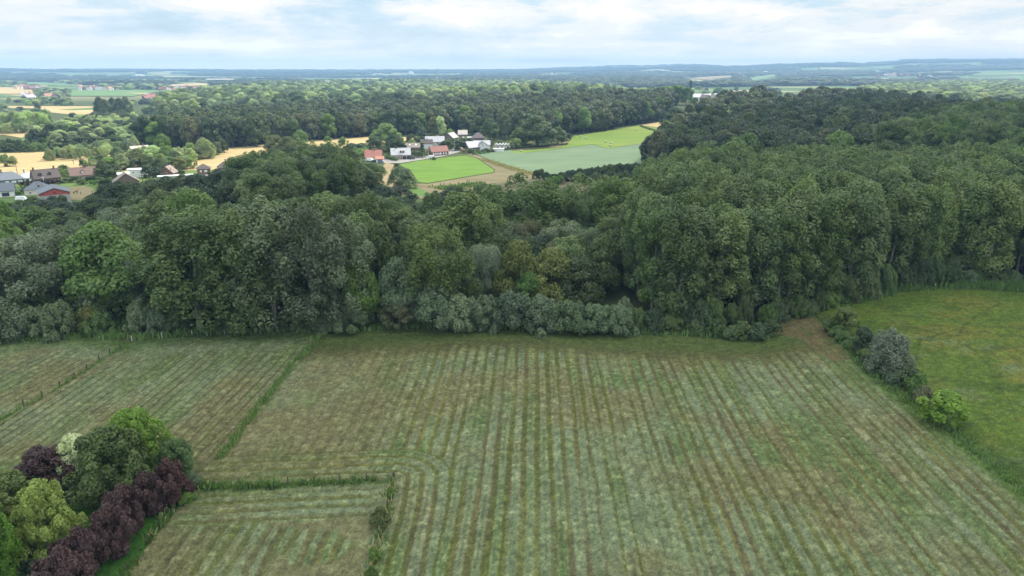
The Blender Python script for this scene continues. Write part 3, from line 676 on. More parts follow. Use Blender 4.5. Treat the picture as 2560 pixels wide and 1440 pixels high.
# field boundary on the right
T('roundwillow', 2216, 936, 826, 94, 'lone silver willow in the hedge line right of the mown field', mat='silver')
T('small', 2152, 886, 818, 52, 'dark bush left of the silver willow in the right hedge line', mat='dark')
T('small', 2108, 838, 768, 62, 'green tree at the top of the right hedge line near the wood', mat='oak')
T('small', 2353, 1062, 980, 104, 'yellow-tipped round tree standing lowest in the right hedge line', mat='lime')
T('shrub', 2262, 955, 905, 66, 'dark bramble mound right below the silver willow', mat='oak')
T('shrub', 2290, 985, 935, 60, 'bright leafy bush between the silver willow and the yellow-tipped tree', mat='mid')
T('shrub', 2240, 960, 925, 60, 'low dark bramble at the foot of the silver willow', mat='dark')
T('shrub', 2305, 1008, 965, 48, 'reddish weedy bush above the yellow-tipped tree', mat='rust')
for k in range(9):
    u = 2075+k*17; v = 822+k*17*.85
    T('shrub', u, v+6, v-22, 40, 'low hedge bush in the right boundary above the silver willow', 'low hedge bushes along the right boundary', mat=random.choice(['oak', 'mid', 'dark']))
# foot of the wood, left
for u, vb, vt, wd, lb in ((25, 845, 752, 120, 'grey-green willow bush at the left edge, foot of the wood'), (95, 842, 765, 90, 'second grey-green willow bush from the left edge'), (155, 838, 752, 96, 'grey-green willow bush left of the yellowish shrub'), (355, 826, 752, 66, 'paler willow bush right of the weedy gap in the wood edge'), (405, 832, 766, 66, 'middle willow bush of three right of the weedy gap'), (440, 830, 775, 50, 'low willow bush tucked against the first front poplar'), (-60, 850, 760, 110, 'willow bush just beyond the left edge')):
    T('sallow', u, vb, vt, wd, lb, 'willow bushes at the foot of the wood')
T('small', 228, 832, 766, 62, 'yellowish shrub in the weedy gap left of the front poplars', mat='olive')
# front willow bushes, middle
for u, vb, vt, wd, lb in ((1085, 822, 716, 100, 'largest of the clipped grey willow bushes in front of the middle wood'), (1150, 822, 738, 86, 'grey willow bush second from left in the middle row'), (1212, 822, 740, 80, 'grey willow bush left of the notch in the middle row'), (1285, 822, 726, 92, 'grey willow bush right of the notch, tall and rounded'), (1352, 824, 742, 84, 'grey willow bush in the centre right of the middle row'), (1420, 828, 750, 90, 'broad grey willow bush near the right end of the row'), (1490, 830, 758, 80, 'last grey willow bush before the poplar plantation'), (1545, 832, 765, 70, 'grey willow bush touching the poplar plantation corner'),
      (880, 822, 764, 88, 'low grey-green bush before the dark gap in the middle wood'), (812, 826, 780, 60, 'low bush under the grey front poplars')):
    T('sallow', u, vb, vt, wd*1.22, lb, 'willow bushes in front of the middle wood', mat='sallow')
for k in range(26):
    u = random.uniform(1045, 1575); vb = random.uniform(812, 826)
    T('sallow', u, vb, vb-random.uniform(34, 74), random.uniform(34, 70), 'lesser bush filling the gaps of the middle willow bush row', 'lesser bushes of the middle row', mat=random.choice(['sallow', 'oak', 'mid', 'greypoplar', 'oak']))
# big front trees of the left and middle wood
big = [
 ('oak', 292, 790, 562, 215, 'mid', 'broad light green tree in the wood, leaning trunk showing at its foot'),
 ('willow', 60, 800, 592, 230, None, 'huge silver willow at the left edge of the wood'),
 ('willow', 165, 790, 572, 190, None, 'second huge silver willow, right of the left edge one'),
 ('willow', -80, 800, 600, 220, None, 'silver willow mostly outside the left edge'),
 ('oak', 105, 815, 690, 80, 'oak', 'dark small tree at the foot of the huge silver willows'),
 ('oak', 245, 815, 700, 80, 'sallow', 'grey-green rounded tree low at the foot of the light green tree'),
 ('greypoplar', 500, 822, 512, 190, 'poplar', 'leftmost front poplar, green and leaning left'),
 ('poplar', 435, 812, 570, 110, None, 'narrow poplar on the left flank of the front poplar clump'),
 ('greypoplar', 610, 828, 520, 150, 'poplar', 'second front poplar with yellow-green top'),
 ('greypoplar', 690, 826, 502, 165, None, 'tall grey-leaved front poplar left of centre'),
 ('greypoplar', 790, 824, 505, 160, None, 'tall grey-leaved front poplar with reddish lower leaves'),
 ('greypoplar', 868, 815, 540, 130, None, 'grey poplar at the right flank of the front clump'),
 ('poplar', 560, 826, 600, 90, None, 'poplar filling between the first two front poplars'),
 ('poplar', 655, 828, 590, 90, None, 'slim poplar in front of the tall grey poplars'),
 ('oak', 905, 815, 652, 100, 'mid', 'green rounded tree with lighter top before the middle wood'),
 ('oak', 1002, 808, 648, 110, 'sallow', 'brownish green tree left of the big middle poplar'),
 ('oak', 1000, 820, 745, 90, 'rust', 'low rusty leaved bush-like tree at the foot of the middle wood'),
 ('greypoplar', 1096, 800, 538, 158, 'poplar', 'big oval poplar standing out in the middle of the wood'),
 ('willow', 1212, 780, 608, 96, None, 'slim silver willow right of the big oval poplar'),
 ('oak', 1295, 775, 604, 120, 'olive', 'olive-topped oak, left of the pair in the middle wood'),
 ('oak', 1375, 775, 622, 130, 'olive', 'olive-topped oak, right of the pair in the middle wood'),
 ('oak', 1448, 780, 642, 120, 'oak', 'dark domed oak beside the poplar plantation'),
 ('oak', 1320, 790, 680, 90, 'mid', 'small green tree below the olive-topped oaks'),
 ('oak', 1180, 790, 700, 70, 'oak', 'small green tree below the slim silver willow'),
 ('oak', 1130, 800, 720, 70, 'rust', 'brownish sapling below the big oval poplar'),
 ('oak', 960, 780, 560, 110, 'oak', 'very dark tree behind the brownish green tree'),
 ('oak', 1055, 770, 590, 80, 'dark', 'dark tree left behind the big oval poplar'),
 ('willow', 1262, 668, 552, 130, 'sallow', 'grey willow crown behind the slim silver willow'),
 ('willow', 1340, 665, 548, 90, 'rust', 'brown-grey willow crown in the middle wood'),
 ('willow', 1405, 680, 552, 125, None, 'pale silver willow crown right of the middle wood'),
 ('willow', 1458, 690, 568, 90, 'sallow', 'grey willow crown left of the plantation'),
 ('oak', 1430, 720, 588, 110, 'oak', 'green oak crown behind the olive-topped oaks'),
 ('oak', 1500, 740, 590, 100, 'oak', 'green oak crown hard against the plantation edge'),
 ('poplar', 1160, 690, 478, 120, None, 'poplar in the second row behind the big oval one'),
 ('poplar', 1215, 700, 500, 90, None, 'poplar in the second row left of the wide central poplar'),
 ('greypoplar', 1310, 640, 434, 165, 'poplar', 'wide poplar in front of the brown grass strip'),
 ('poplar', 1375, 640, 470, 90, None, 'poplar on the right shoulder of the wide central poplar'),
 ('greypoplar', 1465, 620, 432, 140, 'poplar', 'airy poplar before the pale crop field'),
 ('poplar', 1535, 640, 440, 100, None, 'poplar between the airy one and the plantation'),
 ('poplar', 940, 660, 486, 110, None, 'poplar at the right of the dark gap below the grey round willow'),
 ('poplar', 890, 680, 530, 90, None, 'poplar low in the dark gap right of the front clump'),
 ('poplar', 1010, 660, 512, 90, None, 'poplar left of the green pasture gap'),
 ('oak', 1000, 590, 494, 110, 'dark', 'dark domed tree below the grey round willow'),
 ('oak', 1140, 560, 470, 110, 'dark', 'dark oak at the right of the green pasture gap'),
 ('oak', 1205, 545, 466, 90, 'dark', 'dark oak behind the second row poplars'),
 ('oak', 960, 520, 465, 80, 'dark', 'dark hedge tree at the end of the dry path'),
 ('oak', 1000, 512, 470, 80, 'dark', 'dark bush-shaped tree under the grey round willow'),
 ('roundwillow', 1006, 470, 416, 66, 'sallow', 'grey round willow at the corner of the bright green field'),
 ('willow', 330, 640, 520, 150, None, 'silver willow behind the broad light green tree'),
 ('willow', 270, 660, 556, 120, None, 'silver willow crown left of the hillside poplars'),
 ('willow', 205, 680, 565, 130, 'sallow', 'grey willow crown behind the huge silver willows'),
 ('willow', 395, 640, 506, 120, None, 'silver willow crown under the hillside poplars'),
 ('poplar', 445, 680, 478, 110, None, 'yellow-green poplar left behind the front clump'),
 ('poplar', 500, 700, 470, 100, None, 'poplar behind the leftmost front poplar'),
 ('poplar', 400, 680, 500, 100, None, 'poplar at the left of the second row'),
 ('poplar', 655, 700, 492, 100, None, 'bright-topped poplar peeping over the front clump'),
 ('oak', 30, 700, 545, 110, 'mid', 'green oak at the left edge behind the silver willows'),
 ('oak', 100, 640, 520, 130, 'mid', 'bright green oak left of the weedy clearing'),
 ('oak', 20, 640, 500, 100, 'mid', 'bright green oak on the left edge below the houses'),
 ('oak', -60, 680, 520, 130, 'mid', 'bright green oak just past the left edge'),
 ('oak', 60, 660, 545, 90, 'lime', 'yellow-green oak beside the weedy clearing'),
]
for kd, u, vb, vt, wd, mt, lb in big: T(kd, u, vb, vt, wd, lb, mat=mt)
# hillside poplars behind (dark block above the front clump)
HP = [Pz(590, 560), Pz(640, 500), Pz(800, 470), Pz(955, 480), Pz(930, 520), Pz(800, 560), Pz(640, 600)]
for k, (x, y) in enumerate(hexpts(HP, 8.6, .3, 5)):
    tree_at('poplar', x, y, (random.uniform(15.5, 18.5) if x/y > -.235 else random.uniform(21, 25.5)), random.uniform(10.5, 13.5), *(lambda q: ('dark poplar of the middle block, '+q, 'middle block poplars '+q))(('left third' if x/y < -.30 else 'centre' if x/y < -.235 else 'right end by the dry path')+(', near side' if y < 285 else ', far side')), mat=random.choice(['poplar', 'poplar', 'oak']))
for u, vb, vt, wd in ((560, 520, 428, 90), (500, 530, 438, 90), (440, 530, 446, 90), (380, 540, 455, 80), (330, 540, 458, 90), (280, 545, 462, 80), (470, 560, 470, 90), (300, 575, 498, 90), (240, 570, 490, 80), (360, 580, 492, 90), (420, 590, 478, 90), (530, 590, 470, 90), (580, 580, 455, 90)):
    T('oak', u, vb, vt, wd, 'dark oak in the belt between the houses and the silver willows', 'dark oaks below the left village', mat=random.choice(['oak', 'dark', 'oak']))
for u, vb, vt, wd in ((200, 548, 505, 60), (160, 545, 505, 60), (120, 545, 500, 60), (80, 540, 510, 50), (230, 540, 510, 50), (40, 545, 515, 55), (255, 540, 500, 60), (150, 560, 520, 60), (90, 565, 525, 60), (200, 565, 525, 70), (10, 560, 520, 60)):
    T('small', u, vb, vt, wd, 'dark tree in the thick hedge just below the left village', 'dark hedge trees below the left village', mat=random.choice(['oak', 'dark', 'dark']))
# dark filler trees inside the middle and left wood
WOOD = [Pz(-350, 800), Pz(0, 795), Pz(450, 800), Pz(900, 790), Pz(1500, 795), Pz(1530, 700), Pz(1560, 600), Pz(1250, 560), Pz(1050, 590), Pz(900, 620), Pz(560, 640), Pz(250, 640), Pz(-350, 640)]
used = [tuple(o.location[:2]) for o in bpy.data.objects if o.parent is None and o.name.split('.')[0].endswith('_tree')]
ua = np.array(used)
for x, y in hexpts(WOOD, 8.5, .3, 9):
    if np.min(np.hypot(ua[:, 0]-x, ua[:, 1]-y)) < 6.3: continue
    xr = x/y
    kd, h, mt = random.choice([('oak', 15, 'oak'), ('oak', 13, 'dark'), ('poplar', 19, None), ('oak', 14, 'rust'), ('willow', 13, 'sallow')])
    if xr < -.42: kd, h, mt = random.choice([('willow', 15, None), ('willow', 14, 'sallow'), ('oak', 14, 'oak')])
    elif -.42 <= xr < -.2 and y < 200: kd, h, mt = 'poplar', 24, None
    u_ = 1280+F*x/depth(x, y)
    pl_ = next(s for lim, s in ((0, 'beyond the left edge'), (200, 'behind the huge silver willows'), (400, 'behind the broad light green tree'), (600, 'behind the leftmost front poplars'), (900, 'behind the grey front poplars'), (1100, 'around the big oval poplar'), (1300, 'behind the slim silver willow'), (1450, 'around the olive-topped oaks'), (9999, 'beside the plantation corner')) if u_ < lim)
    pl_ += ', near half' if y < 188 else ', far half'
    lk = {None: 'green', 'oak': 'deep green', 'dark': 'very dark', 'rust': 'brownish', 'sallow': 'grey-green'}[mt]
    tree_at(kd, x, y, h*random.uniform(.85, 1.12), random.uniform(8, 12), '%s %s inside the wood %s' % (lk, {'willow': 'willow', 'oak': 'leafy tree', 'poplar': 'poplar'}[kd], pl_), '%s %ss inside the wood %s' % (lk, {'willow': 'willow', 'oak': 'leafy tree', 'poplar': 'poplar'}[kd], pl_), mat=mt)
# ---------------------------------------------------------------- the poplar plantation on the right
PL = [Pz(1590, 812), Pz(1900, 812), Pz(1960, 786), Pz(2080, 755), Pz(2220, 715), Pz(2400, 702), Pz(2560, 708), Pz(2900, 715), Pz(3000, 560), Pz(2560, 520), Pz(2200, 512), Pz(1900, 508), Pz(1700, 520), Pz(1600, 575), Pz(1560, 700)]
pl = hexpts(PL, 8.2, .28, 3)
front = [Pz(1590, 812), Pz(1900, 812), Pz(1960, 786), Pz(2080, 755), Pz(2220, 715), Pz(2400, 702), Pz(2560, 708), Pz(2900, 715)]
dfr = dpoly(pl[:, 0], pl[:, 1], front); order = np.argsort(-pl[:, 1])
npl = 0
RESTPL = []
for k in np.argsort(dfr):
    x, y = pl[k]; fr = dfr[k] < 6
    if npl >= 150: RESTPL.append((x, y)); continue
    h = random.uniform(27, 30.5)-2.5*(y > 230)-(3 if y/x < 1.9 and y > 0 and x > 0 and y < 150 else 0)
    npl += 1
    u_ = 1280+F*x/depth(x, y); mk = next(s for lim, s in ((1640, 'beside the last grey willow bush'), (1760, 'right of its left corner'), (1880, 'left of the bare track'), (1980, 'just above the bare track'), (2100, 'above the head of the right hedge line'), (2220, 'above and left of the lone silver willow'), (2340, 'left of the white marker post'), (2460, 'right of the white marker post'), (9999, 'towards the right edge')) if u_ < lim)
    row_ = 'front row' if fr else ('second row' if dfr[k] < 13 else ('third row' if dfr[k] < 20 else 'inner'))
    tree_at('poplar', x, y, h*random.uniform(.9, 1.04), random.uniform(9.5, 12.5), '%s plantation poplar, %s' % (row_, mk), '%s plantation poplars %s' % (row_, mk), mat=None)
print('plantation', npl)
# undergrowth at its foot
pts = []
for a, b in zip(front[:-1], front[1:]):
    n = int(math.hypot(b[0]-a[0], b[1]-a[1])/3.4)
    for i in range(n): pts.append((a[0]+(b[0]-a[0])*i/n+random.uniform(-1.2, 1.2), a[1]+(b[1]-a[1])*i/n-2.2+random.uniform(-1.5, 1.2)))
for x, y in pts:
    tree_at('sallow', x, y, random.uniform(3.5, 9), random.uniform(4, 7.5), *(lambda q: ('leafy undergrowth bush at the plantation foot, '+q, 'plantation undergrowth bushes '+q))('left of the bare track' if x < 62 else 'above the bare track' if x < 80 else 'behind the reeds at left' if x < 120 else 'behind the reeds at right'), mat=random.choice(['oak', 'mid', 'oak', 'dark', 'sallow']), name='undergrowth_bush')
for k in range(56):
    u = random.choice([random.uniform(460, 1040), random.uniform(-50, 260), random.uniform(560, 900)]); v = 822+random.uniform(-10, 3)+(8 if u < 260 else 0)
    x, y = G(u, v)
    tree_at('sallow', x, y, random.uniform(3, 8), random.uniform(4, 7), 'leafy undergrowth bush at the foot of the left wood', 'undergrowth bushes along the left wood', mat=random.choice(['oak', 'mid', 'oak', 'dark', 'sallow']), name='undergrowth_bush')
for u, vb, vt, wd, mt in ((1790, 838, 796, 46, 'oak'), (1735, 836, 800, 40, 'oak'), (1850, 845, 804, 60, 'oak'), (1890, 846, 808, 60, 'dark'), (1925, 838, 800, 50, 'oak'), (1830, 846, 815, 50, 'oak')):
    T('shrub', u, vb, vt, wd, 'weedy bush jutting from the plantation corner beside the bare track', 'weedy bushes at the plantation corner', mat=mt)
RHP = hexpts([Pz(2190, 440), Pz(2560, 455), Pz(2950, 470), Pz(3000, 390), Pz(2560, 372), Pz(2350, 392), Pz(2200, 418)], 9.5, .3, 4)
RHP = RHP[np.argsort(np.hypot(RHP[:, 0], RHP[:, 1]))]
for x, y in RHP[:30]:
    tree_at('poplar', x, y, random.uniform(24, 30), random.uniform(12, 15), 'tall poplar on the right hill behind the plantation', 'tall poplars on the right hill', mat=random.choice([None, 'mid', None]))
# ---------------------------------------------------------------- village trees in the sun
vil = [
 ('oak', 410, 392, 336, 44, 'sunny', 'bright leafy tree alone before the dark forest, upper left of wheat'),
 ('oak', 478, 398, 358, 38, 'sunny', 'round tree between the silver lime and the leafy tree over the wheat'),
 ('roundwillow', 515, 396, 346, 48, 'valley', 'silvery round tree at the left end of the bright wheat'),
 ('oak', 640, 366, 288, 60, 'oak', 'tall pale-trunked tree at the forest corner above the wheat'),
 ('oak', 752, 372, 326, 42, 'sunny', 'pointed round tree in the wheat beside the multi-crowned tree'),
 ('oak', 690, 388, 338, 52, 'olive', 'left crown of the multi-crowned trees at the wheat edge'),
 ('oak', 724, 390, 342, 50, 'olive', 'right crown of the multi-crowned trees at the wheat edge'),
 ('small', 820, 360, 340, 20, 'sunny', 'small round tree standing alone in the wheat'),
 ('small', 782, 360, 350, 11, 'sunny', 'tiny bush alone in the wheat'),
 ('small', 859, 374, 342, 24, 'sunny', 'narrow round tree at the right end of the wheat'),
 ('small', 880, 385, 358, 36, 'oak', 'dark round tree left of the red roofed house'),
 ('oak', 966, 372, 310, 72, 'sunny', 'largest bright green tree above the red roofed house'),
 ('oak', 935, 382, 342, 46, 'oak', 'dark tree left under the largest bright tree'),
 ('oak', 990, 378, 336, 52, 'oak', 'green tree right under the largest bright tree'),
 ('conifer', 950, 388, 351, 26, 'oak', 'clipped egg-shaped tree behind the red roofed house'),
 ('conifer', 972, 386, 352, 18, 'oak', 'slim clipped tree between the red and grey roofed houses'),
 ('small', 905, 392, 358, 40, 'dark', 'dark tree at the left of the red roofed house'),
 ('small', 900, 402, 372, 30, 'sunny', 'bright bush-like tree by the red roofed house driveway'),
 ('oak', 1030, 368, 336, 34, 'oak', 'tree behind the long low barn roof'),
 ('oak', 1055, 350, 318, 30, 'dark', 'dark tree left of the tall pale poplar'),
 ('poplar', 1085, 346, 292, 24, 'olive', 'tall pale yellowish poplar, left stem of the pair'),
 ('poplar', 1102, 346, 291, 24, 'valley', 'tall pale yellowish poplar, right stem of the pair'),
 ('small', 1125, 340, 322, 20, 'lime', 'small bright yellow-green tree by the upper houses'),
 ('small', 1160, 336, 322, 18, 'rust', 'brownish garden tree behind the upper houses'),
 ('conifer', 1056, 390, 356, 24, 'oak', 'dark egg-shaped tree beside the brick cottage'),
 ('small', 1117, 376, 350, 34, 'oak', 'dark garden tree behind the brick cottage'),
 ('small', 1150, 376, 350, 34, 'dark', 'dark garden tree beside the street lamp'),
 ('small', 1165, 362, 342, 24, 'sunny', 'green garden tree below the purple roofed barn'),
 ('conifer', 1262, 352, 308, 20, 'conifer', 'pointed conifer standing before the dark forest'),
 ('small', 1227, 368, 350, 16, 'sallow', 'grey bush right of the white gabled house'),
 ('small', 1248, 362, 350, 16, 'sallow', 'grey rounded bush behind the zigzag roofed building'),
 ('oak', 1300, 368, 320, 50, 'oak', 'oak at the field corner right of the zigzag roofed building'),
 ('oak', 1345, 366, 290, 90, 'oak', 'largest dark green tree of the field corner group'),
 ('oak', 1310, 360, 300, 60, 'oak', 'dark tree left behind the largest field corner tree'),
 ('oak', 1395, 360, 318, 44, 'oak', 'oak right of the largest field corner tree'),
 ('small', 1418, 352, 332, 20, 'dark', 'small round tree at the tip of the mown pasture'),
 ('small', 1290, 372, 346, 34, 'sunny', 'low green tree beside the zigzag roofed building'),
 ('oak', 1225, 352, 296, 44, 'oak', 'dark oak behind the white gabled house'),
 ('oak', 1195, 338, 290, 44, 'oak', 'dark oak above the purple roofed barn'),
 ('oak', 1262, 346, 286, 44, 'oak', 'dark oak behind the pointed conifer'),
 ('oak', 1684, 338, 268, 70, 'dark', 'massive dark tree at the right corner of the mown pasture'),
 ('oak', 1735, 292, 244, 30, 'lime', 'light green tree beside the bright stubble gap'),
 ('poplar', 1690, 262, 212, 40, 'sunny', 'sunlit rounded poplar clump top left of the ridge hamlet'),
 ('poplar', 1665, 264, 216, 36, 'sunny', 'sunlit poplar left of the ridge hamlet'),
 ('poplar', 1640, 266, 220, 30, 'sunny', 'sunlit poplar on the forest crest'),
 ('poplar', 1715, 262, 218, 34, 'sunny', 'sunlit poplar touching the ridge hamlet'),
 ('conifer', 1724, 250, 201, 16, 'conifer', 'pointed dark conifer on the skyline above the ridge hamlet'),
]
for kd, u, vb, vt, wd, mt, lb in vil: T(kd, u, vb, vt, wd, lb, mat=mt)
# garden and hedge trees around the left village
for u, vb, vt, wd, mt in ((25, 416, 398, 30, 'olive'), (160, 432, 412, 26, 'oak'), (262, 448, 402, 40, 'oak'), (245, 440, 405, 30, 'mid'), (285, 440, 410, 36, 'oak'), (240, 430, 398, 34, 'lime'), (275, 428, 392, 38, 'mid'), (210, 424, 398, 20, 'conifer'), (310, 425, 395, 36, 'mid'), (345, 418, 380, 44, 'olive'), (300, 412, 368, 40, 'sallow'), (380, 430, 390, 40, 'oak'), (405, 436, 396, 46, 'oak'), (420, 412, 366, 44, 'mid'), (385, 408, 364, 50, 'valley'), (365, 400, 366, 36, 'mid'), (445, 412, 378, 36, 'valley'), (450, 430, 392, 34, 'olive'), (465, 420, 388, 30, 'mid'), (372, 445, 412, 34, 'dark'), (395, 450, 418, 30, 'dark'), (455, 442, 424, 18, 'oak'), (190, 456, 440, 24, 'oak'), (165, 458, 444, 22, 'oak'), (230, 458, 438, 30, 'dark'), (205, 462, 446, 24, 'oak'), (265, 466, 446, 34, 'dark'), (290, 460, 446, 22, 'oak'), (30, 488, 470, 20, 'dark'), (45, 490, 478, 16, 'lime'), (62, 482, 470, 18, 'dark'), (300, 482, 452, 40, 'dark'), (340, 485, 455, 40, 'oak'), (380, 478, 448, 46, 'oak'), (420, 470, 440, 44, 'dark'), (460, 466, 436, 40, 'oak'), (505, 462, 436, 40, 'dark'), (545, 450, 422, 36, 'dark'), (590, 450, 412, 40, 'dark'), (275, 500, 468, 40, 'oak'), (240, 520, 484, 40, 'dark'), (315, 520, 476, 50, 'oak'), (135, 520, 490, 30, 'dark'), (160, 525, 488, 30, 'oak'), (85, 520, 492, 40, 'oak'), (50, 525, 500, 40, 'mid'), (20, 535, 506, 50, 'mid'), (110, 535, 500, 40, 'dark')):
    T('oak' if wd > 38 else 'small', u, vb, vt, wd, 'leafy garden tree among the houses of the left village', 'garden trees of the left village', mat=random.choice(['sunny', 'valley']) if mt in ('mid', 'lime') and vt < 440 else mt)
for u, vb, vt, wd, mt in ((900, 408, 396, 26, 'mid'), (1085, 400, 392, 14, 'oak'), (1075, 388, 376, 14, 'oak'), (1160, 382, 372, 18, 'drygrass'), (1176, 382, 370, 18, 'sallow'), (1190, 382, 374, 16, 'sallow'), (1215, 380, 370, 16, 'oak'), (1240, 378, 368, 18, 'oak'), (993, 424, 408, 18, 'dark'), (1000, 432, 418, 14, 'rust'), (1137, 358, 346, 26, 'lime'), (1176, 350, 342, 24, 'lime'), (1136, 366, 352, 22, 'mid'), (1385, 470, 440, 30, 'lime'), (1400, 460, 438, 24, 'mid')):
    T('small', u, vb, vt, wd, 'bush or small tree along the field edges of the central hamlet', 'small trees along the central field edges', mat=mt)
for u, vb, vt, wd, mt in ((1340, 447, 424, 20, 'dark'), (1352, 446, 421, 24, 'oak'), (1366, 452, 430, 24, 'dark'), (1385, 456, 434, 30, 'dark'), (1405, 454, 430, 34, 'oak'), (1428, 452, 424, 38, 'dark'), (1452, 450, 420, 38, 'oak'), (1475, 450, 418, 40, 'dark'), (1498, 448, 415, 42, 'dark'), (1520, 446, 410, 42, 'oak'), (1545, 445, 408, 44, 'dark'), (1570, 443, 408, 44, 'dark'), (1592, 442, 406, 44, 'oak'), (1530, 462, 428, 40, 'dark'), (1490, 464, 432, 40, 'oak'), (1560, 462, 426, 40, 'oak')):
    T('sallow', u, vb, vt, wd, 'dark scrub bush in the belt below the pale crop', 'dark scrub below the pale crop', mat=mt, name='scrub_bush')
for n_, u0, v0, u1, v1, hpx, wd, kds, mts, lb in ((13, 130, 399, 335, 377, 34, 24, ['roundwillow'], ['valley', 'willow'], 'pale willow in the glowing belt across the left wheat'), (15, 235, 428, 480, 420, 38, 34, ['oak', 'small', 'oak'], ['sunny', 'oak', 'valley', 'olive', 'sunny'], 'leafy tree in the belt behind the left village houses'), (13, 330, 404, 490, 402, 34, 34, ['oak', 'roundwillow', 'oak'], ['valley', 'sunny', 'olive', 'valley'], 'sunlit tree in the upper belt between village and dark forest'),
    (9, 150, 444, 300, 446, 22, 22, ['small'], ['sunny', 'oak', 'sunny'], 'garden tree between the brown tiled houses and the white cube'), (10, 0, 378, 110, 372, 26, 22, ['small', 'oak'], ['mid', 'valley', 'oak'], 'sunlit tree along the top of the left wheat'), (8, 520, 392, 560, 380, 30, 24, ['oak', 'small'], ['oak', 'mid'], 'leafy tree where the bright wheat meets the dark forest'), (8, 1105, 372, 1175, 362, 20, 20, ['small'], ['oak', 'dark', 'sunny'], 'garden tree between the lane and the upper hamlet houses'), (7, 1040, 352, 1130, 344, 16, 18, ['small'], ['oak', 'sunny'], 'garden tree behind the long grey hamlet roof'), (7, 1180, 385, 1240, 378, 9, 12, ['shrub'], ['oak', 'mid'], 'garden shrub along the crop edge of the hamlet'), (9, 870, 400, 1050, 366, 26, 24, ['small', 'oak'], ['oak', 'sunny', 'sunny'], 'garden tree behind the first hamlet houses')):
    for k in range(n_):
        f = k/(n_-1); v = v0+(v1-v0)*f+random.uniform(-3, 3)
        T(random.choice(kds), u0+(u1-u0)*f+random.uniform(-4, 4), v, v-hpx*random.uniform(.75, 1.1), wd*random.uniform(.8, 1.25), lb, lb.split(' in ')[0]+'s, '+lb.split(' ', 3)[-1], mat=random.choice(mts))
# clipped hedges are things of their own
def hedge(pts, h, w_, label, mat='oak', cat='hedge'):
    P = [G(*p) for p in pts]; r = np.random.default_rng(len(label)); C = []
    for a, b in zip(P[:-1], P[1:]):
        n = max(2, int(math.hypot(b[0]-a[0], b[1]-a[1])*h*22)); t = r.uniform(0, 1, n)
        C.append(np.stack([a[0]+(b[0]-a[0])*t+r.uniform(-w_/2, w_/2, n), a[1]+(b[1]-a[1])*t+r.uniform(-w_/2, w_/2, n), r.uniform(0, 1, n)**.5*h], 1))
    C = np.concatenate(C); C[:, 2] += terr(C[:, 0], C[:, 1]); c0 = C.mean(0); c0[2] = terr(c0[0], c0[1])
    V, Fq = leaves(C-c0, unit(len(C), r), .55, r)
    t_ = thing('hedge', label, cat, tuple(c0)); add('foliage', mesh_np('hedge_foliage', V, Fq, (LM[mat],), {'tint': ('FLOAT', np.repeat(r.random(len(C)), 4).astype(np.float32))}), t_)
hedge([(958, 395), (992, 403)], 2.6, 2.6, 'clipped hedge between the red roofed and the grey roofed house', 'mid')
hedge([(1024, 393), (1058, 395)], 4.2, 3., 'tall dark clipped hedge right of the grey roofed house', 'oak')
hedge([(52, 470), (150, 463)], 3.2, 2., 'dark purple-brown clipped hedge below the brick house', 'copper')
hedge([(225, 464), (285, 460)], 2.6, 2.5, 'pale green clipped hedge above the small lawn', 'lime')
hedge([(1170, 383), (1420, 362)], 1.4, 2, 'low scrubby hedge along the top of the pale crop', 'oak')
hedge([(1600, 316), (1648, 331)], 1.6, 2, 'low hedge between the mown pasture and the wheat strip', 'sallow')
hedge([(75, 447), (100, 441), (118, 436)], 1.5, 2, 'green clipped hedge between the grey bungalow and the brick house', 'mid')

